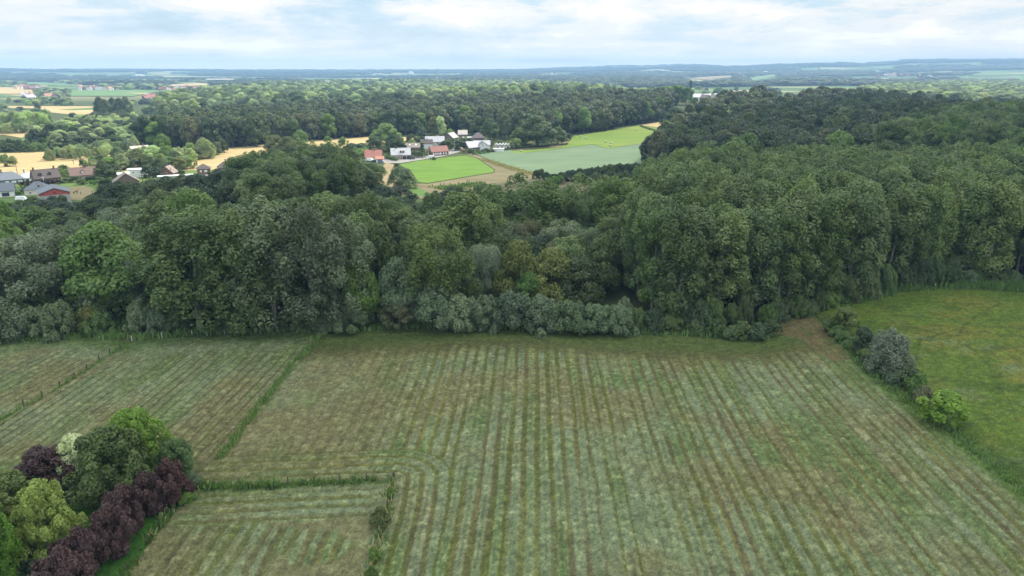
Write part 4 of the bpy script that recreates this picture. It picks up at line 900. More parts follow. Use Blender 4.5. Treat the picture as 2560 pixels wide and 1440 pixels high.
# ---------------------------------------------------------------- woods: single trees at their front, the rest as one mass each
def zone_world(px): return [p if isinstance(p[0], float) and len(p) == 2 and False else p for p in px]
SC = {}
def scatter(name, label, pts, hs, ws, kinds, mats=None, seed=1):
    r = np.random.default_rng(seed); n = len(pts)
    protos = [p for k in kinds for p in PROTO[k]]
    idx = r.integers(0, len(protos), n)
    H = np.array([p['H'] for p in protos])[idx]; W = np.array([p['W'] for p in protos])[idx]
    scl = np.stack([ws/W, ws/W*r.uniform(.9, 1.15, n), hs/H], 1).astype(np.float32)
    z = terr(pts[:, 0], pts[:, 1])-.3
    V = np.stack([pts[:, 0], pts[:, 1], z], 1)
    me = bpy.data.meshes.new(name); me.vertices.add(n); me.vertices.foreach_set('co', V.astype(np.float32).ravel())
    for an, ty, ar, key in (('scl', 'FLOAT_VECTOR', scl, 'vector'), ('rot', 'FLOAT', r.uniform(0, 6.28, n).astype(np.float32), 'value'), ('idx', 'INT', idx.astype(np.int32), 'value')):
        a = me.attributes.new(an, ty, 'POINT'); a.data.foreach_set(key, np.ascontiguousarray(ar).ravel())
    o = add(name, me, label=label, kind='stuff')
    ng = bpy.data.node_groups.new(name, 'GeometryNodeTree'); ng.interface.new_socket('Geometry', in_out='INPUT', socket_type='NodeSocketGeometry'); ng.interface.new_socket('Geometry', in_out='OUTPUT', socket_type='NodeSocketGeometry')
    gi = N(ng, 'NodeGroupInput'); go = N(ng, 'NodeGroupOutput'); ip = N(ng, 'GeometryNodeInstanceOnPoints'); jn = N(ng, 'GeometryNodeJoinGeometry')
    for p in reversed(protos):
        oi = N(ng, 'GeometryNodeObjectInfo'); oi.transform_space = 'ORIGINAL'; oi.inputs['Object'].default_value = p['obj']; oi.inputs['As Instance'].default_value = True
        L(ng, oi.outputs['Geometry'], jn.inputs[0])
    def na(nm, ty):
        a = N(ng, 'GeometryNodeInputNamedAttribute'); a.data_type = ty; a.inputs['Name'].default_value = nm; return a.outputs['Attribute']
    cx_ = N(ng, 'ShaderNodeCombineXYZ'); L(ng, na('rot', 'FLOAT'), cx_.inputs[2])
    L(ng, gi.outputs[0], ip.inputs['Points']); L(ng, jn.outputs[0], ip.inputs['Instance']); ip.inputs['Pick Instance'].default_value = True
    L(ng, na('idx', 'INT'), ip.inputs['Instance Index']); L(ng, cx_.outputs[0], ip.inputs['Rotation']); L(ng, na('scl', 'FLOAT_VECTOR'), ip.inputs['Scale'])
    L(ng, ip.outputs[0], go.inputs[0])
    md = o.modifiers.new('trees', 'NODES'); md.node_group = ng
    return o
rp_ = np.array(RESTPL); scatter('poplar_plantation', 'inner rows of the right poplar plantation seen from above', rp_, np.random.default_rng(1).uniform(25, 30, len(rp_)), np.random.default_rng(2).uniform(9.5, 12.5, len(rp_)), ['poplar'], seed=12)
scatter('poplar_plantation', 'farther tall poplars on the right hill', RHP[30:], np.random.default_rng(3).uniform(23, 30, len(RHP)-30), np.random.default_rng(4).uniform(12, 15, len(RHP)-30), ['poplar'], seed=13)
# every kind used below must stand somewhere
def ensure(kind):
    for q in PROTO[kind]:
        if q['obj'] is None:
            x, y = G(random.uniform(520, 1080), 330); 
            tree_at(kind, x, y+30, 19, 13, 'leafy tree just inside the dark forest, middle part', 'leafy trees just inside the dark forest')
def where(x, y, mt, what, marks):
    u = 1280+F*x/depth(x, y); look = {None: 'mid-green', 'rust': 'brownish', 'dark': 'very dark', 'oak': 'deep green', 'mid': 'lighter green'}[mt]
    m_ = next(s for lim, s in marks if u < lim)
    return '%s %s, %s' % (look, what, m_), '%s %ss %s' % (look, what.split(',')[0], m_)
FFL = [(420, 'left of the lone leafy tree'), (540, 'behind the silvery round tree'), (640, 'above the left wheat'), (740, 'above the multi-crowned trees'), (860, 'above the lone round wheat trees'), (940, 'left of the largest bright tree'), (1020, 'behind the largest bright tree'), (1130, 'behind the tall pale poplars'), (1240, 'behind the upper hamlet houses'), (1350, 'behind the pointed conifer'), (1450, 'left of the mown pasture tip'), (1560, 'above the mown pasture middle'), (9999, 'above the right end of the mown pasture')]
RHL = [(1660, 'at the corner of the pale crop'), (1760, 'below the massive dark corner tree'), (1860, 'above the left part of the plantation'), (1980, 'above the middle of the plantation'), (2120, 'left of the tall hill poplars'), (2300, 'behind the first tall hill poplars'), (9999, 'near the right edge of the photo')]
# dark forest in the centre
def rowof(pxs, zt=0.): return [G(*p) for p in pxs]
FF = rowof([(330,368),(400,371),(480,374),(560,372),(620,367),(690,356),(800,352),(930,341),(1060,336),(1180,331),(1225,338),(1330,350),(1430,338),(1520,325),(1600,311),(1660,301)])
FB = [Pz(1690, 222, 34), Pz(1500, 226, 32), Pz(1350, 240, 26), Pz(1200, 248, 23), Pz(1000, 254, 21), Pz(800, 264, 20), Pz(650, 270, 20), Pz(500, 278, 20), Pz(400, 288, 20), Pz(335, 312, 18)]
fz = FF+FB
fp = hexpts(fz, 9.5, .34, 21); df = dpoly(fp[:, 0], fp[:, 1], FF)
r_ = np.random.default_rng(5); o_ = np.argsort(df); nfront = 150
fm = ['oak', 'oak', 'dark', 'oak', 'forest', 'rust', 'mid']
for k in o_[:nfront]:
    mt = None if random.random() < .6 else random.choice(['rust', 'dark', 'oak', 'mid'])
    lb, gr = where(fp[k, 0], fp[k, 1], mt, 'forest front tree', FFL)
    tree_at('forest', fp[k, 0], fp[k, 1], random.uniform(19, 25), random.uniform(12, 16), lb, gr, mat=mt)
ensure('forest'); ensure('valleytree')
kk = o_[nfront:]; n = len(kk)
scatter('forest', 'dark broadleaf forest crossing the middle distance behind the hamlet', fp[kk], r_.uniform(17, 25, n), r_.uniform(12, 17, n), ['forest'], seed=2)
# left low wood in the sun
lp = hexpts(rowof([(70,360),(150,318),(330,300),(350,330),(352,372),(330,378),(130,376)]), 10, .35, 23)
lp = lp[fbm(lp[:, 0], lp[:, 1], 60, 3, 3) > .40]
scatter('woodland', 'low sunlit woodland left of the dark forest', lp, r_.uniform(8, 15, len(lp)), r_.uniform(9, 14, len(lp)), ['forest', 'valleytree', 'valleytree'], seed=3)
# right hill
RP = rowof([(1614,414),(1660,372),(1715,338),(1748,302),(1790,284),(1830,268),(1900,262)])+[Pz(1960, 236, 30), Pz(2020, 224, 33), Pz(2100, 219, 33), Pz(2300, 226, 32), Pz(2430, 246, 30), Pz(2560, 256, 30), Pz(2950, 270, 30), Pz(2950, 400, 5), Pz(2560, 395, 5), Pz(2200, 405, 3), Pz(2000, 430, 2), Pz(1700, 438, 1)]
rp = hexpts(RP, 10.8, .36, 31); dd = np.hypot(rp[:, 0], rp[:, 1]); o_ = np.argsort(dd); nr_ = 150
for k in o_[:nr_]:
    mt = None if random.random() < .55 else random.choice(['rust', 'dark', 'oak', 'dark', 'mid'])
    lb, gr = where(rp[k, 0], rp[k, 1], mt, 'right hill tree', RHL)
    tree_at('forest', rp[k, 0], rp[k, 1], random.uniform(14, 23), random.uniform(12, 18), lb, gr, mat=mt)
kk = o_[nr_:]; n = len(kk)
scatter('forest', 'dark mixed forest covering the right hill', rp[kk], r_.uniform(13, 25, n), r_.uniform(12, 20, n), ['forest', 'forest', 'oak'], seed=4)
# ridge hamlet garden trees
for k in range(46):
    u = random.uniform(1735, 1960); v = random.uniform(226, 262)
    if 1740 < u < 1880 and 240 < v < 262 and random.random() < .7: continue
    T('small', u, v, v-random.uniform(9, 17), random.uniform(10, 24), 'garden tree around the white roofs of the ridge hamlet', 'garden trees of the ridge hamlet', mat=random.choice(['mid', 'valley', 'lime', 'dark', 'oak', 'conifer']))
# sunlit valley forest behind, and the scattered trees of the plain
vz = [Pz(380, 300), Pz(1750, 262), Pz(1500, 232), Pz(1300, 214), Pz(900, 216), Pz(780, 222), Pz(560, 236), Pz(430, 262)]
vp = hexpts(vz, 17, .4, 41); vp = vp[fbm(vp[:, 0], vp[:, 1]*1.5, 260, 8, 3) > .33]
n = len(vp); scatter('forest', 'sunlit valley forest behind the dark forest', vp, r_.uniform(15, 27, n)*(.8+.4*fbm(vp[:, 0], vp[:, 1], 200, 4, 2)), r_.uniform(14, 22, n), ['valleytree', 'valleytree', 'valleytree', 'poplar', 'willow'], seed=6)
vz = [Pz(2150, 262), Pz(2560, 268), Pz(3000, 262), Pz(3000, 213), Pz(2560, 213), Pz(2380, 214), Pz(2200, 222), Pz(2150, 232)]
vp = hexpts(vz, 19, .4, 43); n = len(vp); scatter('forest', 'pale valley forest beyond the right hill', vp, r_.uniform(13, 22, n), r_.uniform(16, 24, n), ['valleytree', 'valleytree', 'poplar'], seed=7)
# left plain: hedgerows, orchards and clumps
r_ = np.random.default_rng(77)
FIELDS = [o for o in bpy.data.objects if o.name.split('.')[0] in ('field', 'wheat_field') ]
FP = [[G(*p) for p in q] for q in ([(0,265),(242,266),(244,282),(205,287),(162,285),(125,281),(98,271),(0,270)], [(-400,265),(0,265),(0,271),(-400,272)], [(172,227),(332,226),(400,229),(332,242),(176,241)], [(-300,216),(0,219),(86,221),(92,235),(20,236),(-300,234)], [(58,213),(121,215),(117,219),(62,219)],
  [(66,206),(254,216),(254,218.5),(117,214.5),(62,211)], [(410,213),(500,209),(540,210),(540,213),(500,215),(430,217)], [(0,319),(105,316),(112,336),(52,345),(12,338),(-200,340),(-200,322)], [(-500,446),(-500,386),(0,384),(130,379),(340,380),(480,378),(640,364),(780,349),(930,342),(1060,344),(940,366),(860,388),(640,412),(250,434)],
  [(795,209),(860,208.5),(862,211),(800,211.5)], [(745,217),(790,216.5),(785,219),(745,220)], [(622,213),(655,212.5),(655,219),(625,220)], [(1690,197),(1830,189.5),(1850,191),(1760,199.5)], [(1875,192),(1940,187),(1950,190),(1900,200),(1862,206),(1866,200)], [(2410,187),(2480,181),(2700,183),(2700,188),(2560,187),(2430,190)], [(2545,190),(2700,188),(2700,200),(2540,202)], [(105,308),(145,303),(150,306),(117,316)], [(52,346),(112,337),(104,346),(60,354)])]
def clear(p, h=14.):
    # keep the fields open to view: no tree on them or close in front of them
    k = np.ones(len(p), bool)
    for q in FP:
        for s in (1., 1.06, 1.13, 1.2, 60/(60-h)): k &= ~inpoly(p[:, 0]*s, p[:, 1]*s, q)
    return k
def plain(name, label, px, sp, th, s, hmin, hmax, wmin, wmax, kinds, seed, az=1.):
    z = [Pz(*q) for q in px]; p = hexpts(z, sp, .42, seed); d = fbm(p[:, 0]/az, p[:, 1], s, seed, 3)
    p = p[(d > th) & clear(p)]; n = len(p); print(name, n)
    if n: scatter(name, label, p, r_.uniform(hmin, hmax, n), r_.uniform(wmin, wmax, n), kinds, seed=seed)
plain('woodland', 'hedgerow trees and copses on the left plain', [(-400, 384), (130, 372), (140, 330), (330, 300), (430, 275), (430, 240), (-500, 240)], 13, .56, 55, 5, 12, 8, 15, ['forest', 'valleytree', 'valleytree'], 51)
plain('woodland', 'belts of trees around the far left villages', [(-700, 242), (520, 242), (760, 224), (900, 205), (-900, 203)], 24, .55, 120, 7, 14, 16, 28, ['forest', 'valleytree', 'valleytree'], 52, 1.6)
plain('woodland', 'blue distant woods across the plain', [(-1100, 206), (1500, 222), (2000, 215), (2700, 218), (3400, 206), (3400, 189), (-1100, 189)], 52, .51, 420, 12, 20, 45, 75, ['forest'], 53, 2.2)
plain('woodland', 'farthest woods below the skyline', [(-1300, 190), (3500, 190), (3700, 181), (-1500, 181)], 120, .52, 900, 13, 20, 110, 180, ['forest'], 54, 2.5)
for k, (u, v, vt, wd, kd, mt, n) in enumerate(((285, 296, 242, 26, 'oak', 'oak', 5), (60, 330, 274, 26, 'poplar', 'valley', 9), (30, 335, 305, 26, 'willow', 'valley', 6), (110, 325, 285, 20, 'small', 'dark', 2), (215, 330, 300, 26, 'willow', 'lime', 3), (150, 345, 305, 24, 'oak', 'oak', 5), (95, 348, 318, 16, 'small', 'valley', 4), (25, 378, 345, 24, 'oak', 'oak', 5), (85, 380, 350, 20, 'small', 'mid', 5), (150, 372, 335, 26, 'oak', 'mid', 4), (195, 398, 362, 20, 'willow', 'valley', 6), (250, 392, 362, 20, 'willow', 'valley', 4), (285, 372, 348, 18, 'willow', 'valley', 6), (140, 398, 375, 22, 'oak', 'dark', 3), (15, 410, 385, 16, 'sallow', 'valley', 4), (120, 398, 382, 14, 'small', 'oak', 2))):
    for j in range(n):
        du = (j-(n-1)/2)*wd*.62+random.uniform(-3, 3); dv = random.uniform(-4, 2)
        T(kd, u+du, v+dv, vt+random.uniform(0, 9)+dv, wd*random.uniform(.8, 1.2), 'sunlit %s in the copse %s' % ({'oak': 'oak', 'poplar': 'poplar', 'willow': 'pale willow', 'small': 'round tree', 'sallow': 'willow bush'}[kd],
          ('between the far wheat and the woods', 'of poplars at the far left', 'below the far left poplars', 'right of the far left poplars', 'glowing in the low wood', 'at the edge of the low wood', 'of orchard trees on yellow grass', 'at the left edge above the wheat', 'just above the wheat at left', 'at the near edge of the low wood', 'forming a pale hedge in the wheat', 'continuing the pale hedge in the wheat', 'forming the upper pale hedge', 'at the left end of the pale hedge', 'at the left edge of the wheat', 'standing in the wheat')[k]), 'copse trees %d' % (k+1) if False else ('trees of the copse '+('between far wheat and woods', 'of far left poplars', 'below the poplars', 'right of the poplars', 'in the low wood', 'at the low wood edge', 'on yellow grass', 'at the left edge', 'above the wheat', 'near the low wood', 'of the pale hedge', 'of the pale hedge end', 'of the upper hedge', 'left of the pale hedge', 'at the wheat left edge', 'in the wheat')[k]), mat=mt)
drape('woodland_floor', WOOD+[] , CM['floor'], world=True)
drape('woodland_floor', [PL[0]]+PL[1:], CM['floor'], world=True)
# ---------------------------------------------------------------- houses

def pm(name, col, var=.12, sc_=1.5, rough=.75): 
    m, t, out = newmat(name); tcn = N(t, 'ShaderNodeTexCoord'); n = noise_n(t, tcn.outputs['Object'], sc_, 5, .65)
    c = mix_n(t, n, tuple(max(0, x*(1-var*1.8)) for x in col), tuple(min(1, x*(1+var*1.8)) for x in col)); bsdf(t, out, c, rough, .3, n, .3, .03); return m
def tiled(name, col):
    m, t, out = newmat(name); tcn = N(t, 'ShaderNodeTexCoord'); sp = N(t, 'ShaderNodeSeparateXYZ'); L(t, tcn.outputs['Object'], sp.inputs[0])
    n = noise_n(t, tcn.outputs['Object'], .7, 6, .7); wv = math_n(t, 'SINE', math_n(t, 'MULTIPLY', sp.outputs[2], 24)); wv = math_n(t, 'MULTIPLY_ADD', wv, .08, .95)
    c = mix_n(t, n, tuple(x*.72 for x in col), tuple(min(1, x*1.22) for x in col)); c = mix_n(t, 1., c, wv, 'MULTIPLY'); bsdf(t, out, c, .7, .35, n, .3, .03); return m
W_ = {'brick': pm('red_brown_brick', (.20, .115, .085)), 'brown': pm('brown_brick', (.17, .125, .10)), 'white': pm('white_render', (.72, .72, .70), .05), 'grey': pm('grey_render', (.32, .34, .35), .08), 'slate': pm('dark_blue_grey_brick', (.14, .17, .20), .1),
      'pink': pm('pinkish_brick', (.33, .235, .20)), 'cream': pm('cream_render', (.58, .54, .45), .07), 'redwall': pm('red_cladding', (.38, .09, .07), .1), 'purple': pm('purple_brown_cladding', (.15, .105, .11), .1), 'concrete': pm('concrete_panel', (.36, .36, .35), .1)}
R_M = {'dark': tiled('dark_brown_tiles', (.085, .068, .062)), 'slate': tiled('slate_roof', (.15, .165, .19)), 'grey': tiled('light_grey_roof', (.42, .42, .44)), 'brown': tiled('brown_tiles', (.17, .11, .09)), 'red': tiled('red_tiles', (.33, .135, .105)), 'orange': tiled('orange_tiles', (.40, .19, .13)),
       'redbrown': tiled('red_brown_tiles', (.24, .10, .08)), 'pale': tiled('pale_tiles', (.50, .44, .40)), 'white': tiled('white_sheet_roof', (.75, .75, .75)), 'taupe': tiled('weathered_tiles', (.25, .20, .17)), 'purple': tiled('purple_slate', (.12, .09, .10))}
GLASS = pm('window_glass', (.035, .045, .06), .1, 1, .12); FRAME = pm('white_frame', (.75, .75, .74), .03); DOORM = pm('door_paint', (.10, .07, .055), .1); BLUE = pm('blue_shutter', (.02, .035, .12), .1); DARKM = pm('dark_opening', (.03, .026, .024), .1)
METAL = pm('galvanised_metal', (.42, .43, .44), .05); WOODM = pm('weathered_post', (.07, .055, .042), .2, 6); CONC = pm('pale_concrete_pole', (.55, .53, .50), .05)
TYRE = pm('tyre_rubber', (.02, .02, .02), .1)
def house(u, v, W, D, yaw, wh, rh, kind, wall, roof, label, wins=(), door=None, dormers=(), chimney=None, over=.45, name='house', cat='house', group=None, u2=None, garage=(), winmat=None, frame=None, z=None, skylights=()):
    x, y = G(u, v); z = float(terr(x, y)) if z is None else z
    t = thing(name, label, cat, (x, y, z), rad(yaw)+math.atan2(-x, y)*1.0, group)
    h = W/2; m = MB(); m.box(-h, h, 0, D, -.6, wh)
    if kind == 'gable':
        for sx in (-h, h):
            e = .0; m.poly([(sx, 0, wh), (sx, D, wh), (sx, D/2, wh+rh)][::(1 if sx > 0 else -1)])
    add('wall', m.mesh('wall', W_[wall]), t)
    m = MB(); th = .22
    if kind == 'gable':
        k = rh/(D/2); o = over; zl = wh-o*k
        for s in (0, 1):
            y0, yr = (-o, D/2) if s == 0 else (D+o, D/2); a, b = (-h-o, h+o)
            lo = [(a, y0, zl), (b, y0, zl), (b, yr, wh+rh), (a, yr, wh+rh)]; up = [(p[0], p[1], p[2]+th) for p in lo]
            if s: lo, up = lo[::-1], up[::-1]
            m.poly(up); m.poly(lo[::-1]); m.poly([lo[0], lo[1], up[1], up[0]]); m.poly([lo[1], lo[2], up[2], up[1]]); m.poly([lo[3], lo[0], up[0], up[3]])
    elif kind == 'hip':
        o = over; a, b, c_, d_ = -h-o, h+o, -o, D+o; r0 = max(0, h-D/2*.9); zb = wh-.05; zt = wh+rh; yr = D/2
        m.poly([(a, c_, zb), (b, c_, zb), (r0, yr, zt), (-r0, yr, zt)]); m.poly([(b, d_, zb), (a, d_, zb), (-r0, yr, zt), (r0, yr, zt)])
        m.poly([(b, c_, zb), (b, d_, zb), (r0, yr, zt)]); m.poly([(a, d_, zb), (a, c_, zb), (-r0, yr, zt)]); m.poly([(a, c_, zb), (a, d_, zb), (b, d_, zb), (b, c_, zb)])
    else:
        m.box(-h-over*.5, h+over*.5, -over*.5, D+over*.5, wh, wh+.35)
    rf = add('roof', m.mesh('roof', R_M[roof]), t)
    def slope_z(yy): return wh+rh*(yy/(D/2)) if kind != 'flat' else wh
    if chimney is not None:
        for cxx in (chimney if isinstance(chimney, (list, tuple)) else [chimney]):
            m = MB(); m.box(cxx*h-.35, cxx*h+.35, D/2-.5, D/2+.3, wh+rh*.6, wh+rh+1.3); m.box(cxx*h-.42, cxx*h+.42, D/2-.57, D/2+.37, wh+rh+1.3, wh+rh+1.45); add('chimney', m.mesh('chimney', W_['brick' if wall != 'white' else 'grey']), rf)
    def opening(fx, zc, ww, hh, face='f', mat=None, nm='window'):
        m = MB(); g_ = MB(); e = .07
        if face == 'f':
            X = fx*h
            m.box(X-ww/2, X+ww/2, -e, .0, zc-hh/2, zc+hh/2); g_.box(X-ww/2+.1, X+ww/2-.1, -e-.02, -e-.005, zc-hh/2+.1, zc+hh/2-.1)
        else:
            s = 1 if face == 'r' else -1; yy = fx*D; x0 = s*h; xs = sorted((x0, x0+s*e)); xg = sorted((x0+s*(e+.005), x0+s*(e+.02)))
            m.box(xs[0], xs[1], yy-ww/2, yy+ww/2, zc-hh/2, zc+hh/2); g_.box(xg[0], xg[1], yy-ww/2+.1, yy+ww/2-.1, zc-hh/2+.1, zc+hh/2-.1)
        f_ = add(nm, m.mesh(nm, frame or FRAME), t); add('pane' if nm == 'window' else 'panel', g_.mesh('pane', mat or winmat or GLASS), f_)
    for wdw in wins: opening(*wdw)
    if door is not None: opening(door, 1.05, 1.1, 2.1, 'f', DOORM, 'door')
    for gx in garage: opening(gx, 1.2, 2.8, 2.4, 'f', DARKM, 'garage_door')
    for dx in dormers:
        X = dx*h; y0 = D*.12; z0 = slope_z(y0); m = MB(); m.box(X-.75, X+.75, y0, D*.36, z0-.1, z0+1.25)
        m.poly([(X-.75, y0, z0+1.25), (X+.75, y0, z0+1.25), (X, y0, z0+1.9)])
        dd = add('dormer', m.mesh('dormer', W_[wall]), t); r2 = MB(); yb = D*.47
        r2.poly([(X-.95, y0-.2, z0+1.15), (X, y0-.2, z0+2.05), (X, yb, z0+2.05), (X-.95, yb, z0+1.15)]); r2.poly([(X, y0-.2, z0+2.05), (X+.95, y0-.2, z0+1.15), (X+.95, yb, z0+1.15), (X, yb, z0+2.05)])
        add('dormer_roof', r2.mesh('dormer_roof', R_M[roof]), dd); g_ = MB(); g_.box(X-.5, X+.5, y0-.06, y0-.01, z0+.2, z0+1.1); add('window', g_.mesh('dormer_window', frame or FRAME if roof in ('brown',) else GLASS), dd)
    for sx in skylights:
        X = sx*h; yy = D*.22; k = rh/(D/2); m = MB()
        m.poly([(X-.5, yy, slope_z(yy)+th+.03), (X+.5, yy, slope_z(yy)+th+.03), (X+.5, yy+1, slope_z(yy+1)+th+.03), (X-.5, yy+1, slope_z(yy+1)+th+.03)]); add('skylight', m.mesh('skylight', FRAME), rf)
    return t
w4 = lambda zc=1.5, ww=1.3, hh=1.3: [(-.7, zc, ww, hh), (-.3, zc, ww, hh), (.3, zc, ww, hh), (.7, zc, ww, hh)]
# left village
house(15, 463, 17, 10, 0, 2.8, 3.8, 'hip', 'slate', 'slate', 'dark blue-grey bungalow with grey hipped roof and white windows, left edge', [(.1, 1.5, 1.6, 1.2), (.45, 1.5, 2, 1.2), (.78, 1.5, 2, 1.2), (-.5, 1.5, 2, 1.2)], winmat=FRAME, chimney=-.1)
house(70, 457, 8, 7, 0, 2.6, 3, 'hip', 'white', 'grey', 'pale hipped annexe attached right of the blue-grey bungalow', [(0, 1.5, 1.5, 1.2)], chimney=-.2)
house(123, 461, 12, 8.5, 12, 3.6, 4.2, 'gable', 'brown', 'dark', 'brown brick house with dark roof, two dormers and lit right gable', [(-.65, 1.7, 1.4, 1.4), (-.2, 1.7, 1.4, 1.4), (.65, 1.6, 2.2, 1.5), (.4, 4.8, 1, 1.2, 'r'), (.7, 2, 1, 1.2, 'r')], door=.2, dormers=(-.5, .25), chimney=(-.85, .75))
house(212, 450, 13, 8.5, 2, 2.9, 3.8, 'gable', 'pink', 'brown', 'house with plain reddish brown tiled roof and one pale dormer', w4(1.5), dormers=(-.05,), chimney=.2)
house(6, 494, 10.5, 8, -4, 3.2, 3.2, 'gable', 'white', 'slate', 'white house with dark slate roof cut by the left edge', [(.3, 1.4, 3.2, 2), (-.5, 1.5, 1.6, 1.6)], chimney=-.3)
house(92, 488, 10, 9, -14, 2.9, 3.4, 'hip', 'cream', 'slate', 'pale house with pointed grey hipped roof next to the red barn', [(-.5, 1.3, 1, .9), (.2, 1.3, 1, .9), (.7, 1.4, 1, 1)], dormers=(.25,))
def barn():
    t = house(142, 512, 12, 14, 2, 4.6, .01, 'flat', 'concrete', 'grey', 'red gabled barn on pale concrete walls beside the small paddock', (), name='barn', cat='barn')
    for o in list(t.children):
        if o.name.startswith('roof'): bpy.data.objects.remove(o)
    m = MB(); m.box(-6.05, 6.05, -.05, 14.05, 4.6, 5.5)
    for yy, s in ((-.05, 1), (14.05, -1)): m.poly([(-6.05, yy, 5.5), (6.05, yy, 5.5), (0, yy, 7.6)][::s])
    add('gable_cladding', m.mesh('gable', W_['redwall']), t); m = MB()
    for s in (-1, 1):
        q = [(s*6.5, -.5, 5.3), (0, -.5, 7.65), (0, 14.5, 7.65), (s*6.5, 14.5, 5.3)]
        if s > 0: q = q[::-1]
        up = [(p[0], p[1], p[2]+.2) for p in q]; m.poly(up[::-1]); m.poly(q)
        for i in range(4): m.poly([q[i], q[(i+1) % 4], up[(i+1) % 4], up[i]])
    add('roof', m.mesh('barn_roof', R_M['slate']), t); g_ = MB(); g_.box(-.4, .4, -.12, -.06, 5.3, 5.9); add('window', g_.mesh('barn_window', GLASS), t)
barn()
house(312, 455, 6, 7, 0, 4.2, 0, 'flat', 'white', 'white', 'white cube-shaped house block with one dark blue window', [(.1, 1.8, 2.2, 2.4)], winmat=BLUE)
house(345, 444, 10, 6, -6, 4.4, 0, 'flat', 'white', 'white', 'white flat roofed wing behind the brown gable', [(-.4, 3, 1, .8)])
house(386, 432, 7, 4, -30, 3, 0, 'flat', 'white', 'white', 'small bright white flat roof behind the white cube house', ())
house(348, 462, 8, 12, 4, 2.7, 4.2, 'gable', 'brown', 'taupe', 'brown gabled house in front of the white cube block', [(.3, 3.6, .9, 1.2)], chimney=None).rotation_euler[2] += rad(90)
house(440, 442, 7.5, 7.5, 70, 2.8, 3.6, 'gable', 'brick', 'taupe', 'small brick house with steep lit roof half behind trees', [(.5, 2.6, .9, 1, 'l')])
house(440, 452, 18, 3.5, -3, 2.6, 0, 'flat', 'concrete', 'white', 'long low white shed roof behind the dark oaks', (), name='shed', cat='shed')
house(512, 446, 7, 8, 0, 5.4, 2.6, 'hip', 'brick', 'dark', 'tall brick house with dark pyramid roof and white windows', [(-.45, 4.2, 1, 1.2), (.3, 4.2, 1.6, 1.2), (-.45, 1.6, 1, 1.2), (.3, 1.6, 1.6, 1.2)], winmat=FRAME, chimney=-.9)
house(572, 430, 12, 8, 0, 2.8, 3.2, 'hip', 'brown', 'dark', 'dark hipped roof rising behind the wood near the wheat', w4(), chimney=(-.2, .6))
house(356, 388, 12, 8, 20, 2.8, 3.6, 'gable', 'brick', 'pale', 'pale pinkish roof among trees far above the left village', w4(), chimney=.5)
# central hamlet
house(934, 403, 11, 8, -3, 3.0, 4.0, 'gable', 'cream', 'red', 'house with large red tiled roof left end of the hamlet', [(-.6, 1.6, 1.3, 1.4), (-.1, 1.6, 1.3, 1.4), (.5, 2.4, 1, 1.1, 'l')], chimney=.15)
house(950, 407, 5, 5, -3, 2.5, 1.5, 'gable', 'white', 'orange', 'low orange roofed garage in front of the red roofed house', garage=(0,), name='garage', cat='garage')
house(1003, 399, 13, 8, 2, 3.4, 4.0, 'gable', 'pink', 'grey', 'brick house with pale grey roof, two dormers and two garage doors', [(-.85, 1.5, 1, 1.2), (-.55, 1.5, 1.2, 1.2), (-.25, 1.5, 1, 1.2), (.3, 4.4, .9, 1.1, 'l')], dormers=(.0, .28), chimney=-.45, garage=(.35, .78), door=.05)
house(1025, 377, 19, 7, 0, 2.6, 2.8, 'gable', 'brown', 'taupe', 'long low barn with weathered brown roof behind the grey roofed house', (), skylights=(-.3, 0, .5), name='barn', cat='barn')
house(1067, 372, 9, 7, 0, 4.2, 2.6, 'gable', 'white', 'dark', 'white walled house with short dark roof behind the brick cottage', [(.5, 4.6, .9, 1, 'r')], chimney=.1)
house(1088, 364, 15, 8, 3, 3.2, 3.8, 'gable', 'cream', 'grey', 'long pale grey roof behind the dark roofed white house', w4())
house(1101, 389, 13, 7.5, 24, 3.0, 3.4, 'gable', 'brick', 'redbrown', 'brick cottage with red-brown roof along the lane, pale shutters', [(-.8, 1.5, 1, 1.5), (-.55, 1.5, 1, 1.5), (-.3, 1.5, 1, 1.5), (0, 1.5, 1.6, 1.5), (.4, 1.5, 1, 1.5), (.7, 1.5, 1, 1.5)], winmat=FRAME)
house(1139, 352, 9, 9, 60, 3, 3.6, 'gable', 'brown', 'pale', 'house with pale sloping roof among the upper gardens', [(.5, 2.2, 1, 1, 'l')])
house(1157, 344, 8, 7, 0, 3, 3.2, 'gable', 'pink', 'pale', 'second pale roofed house just behind the upper garden house', w4())
house(1172, 352, 9, 5, 10, 2.6, 0, 'flat', 'cream', 'white', 'low pale outbuilding with flat white roof above the hamlet', (), name='outbuilding', cat='outbuilding')
house(1196, 359, 10, 9, 3, 4.6, 4.2, 'hip', 'purple', 'purple', 'purple-brown barn with pointed roof against the dark forest', (), name='barn', cat='barn')
house(1186, 377, 10, 8, 35, 2.8, 4.0, 'gable', 'brown', 'grey', 'grey roofed house with long slope left of the white gabled house', [(.2, 1.5, 1.2, 1)])
house(1206, 373, 12, 7, 4, 3.4, 2.8, 'gable', 'white', 'grey', 'white house with pale grey roof and dark windows', [(-.5, 2, 1, 1.2), (-.2, 2, 1.4, 1), (.3, 2, 1, 1)])
house(1219, 374, 7, 8, 94, 3.6, 2.8, 'gable', 'white', 'slate', 'white gabled wing facing the pale crop field', [(.5, 3.8, 1, 1, 'l')])
zz_ = house(1262, 373, 15, 6, 2, 3.0, 0, 'flat', 'cream', 'taupe', 'white fronted building with a zigzag roof edge near the crop', w4(1.4, 1.8, 1.6))
mz = MB()
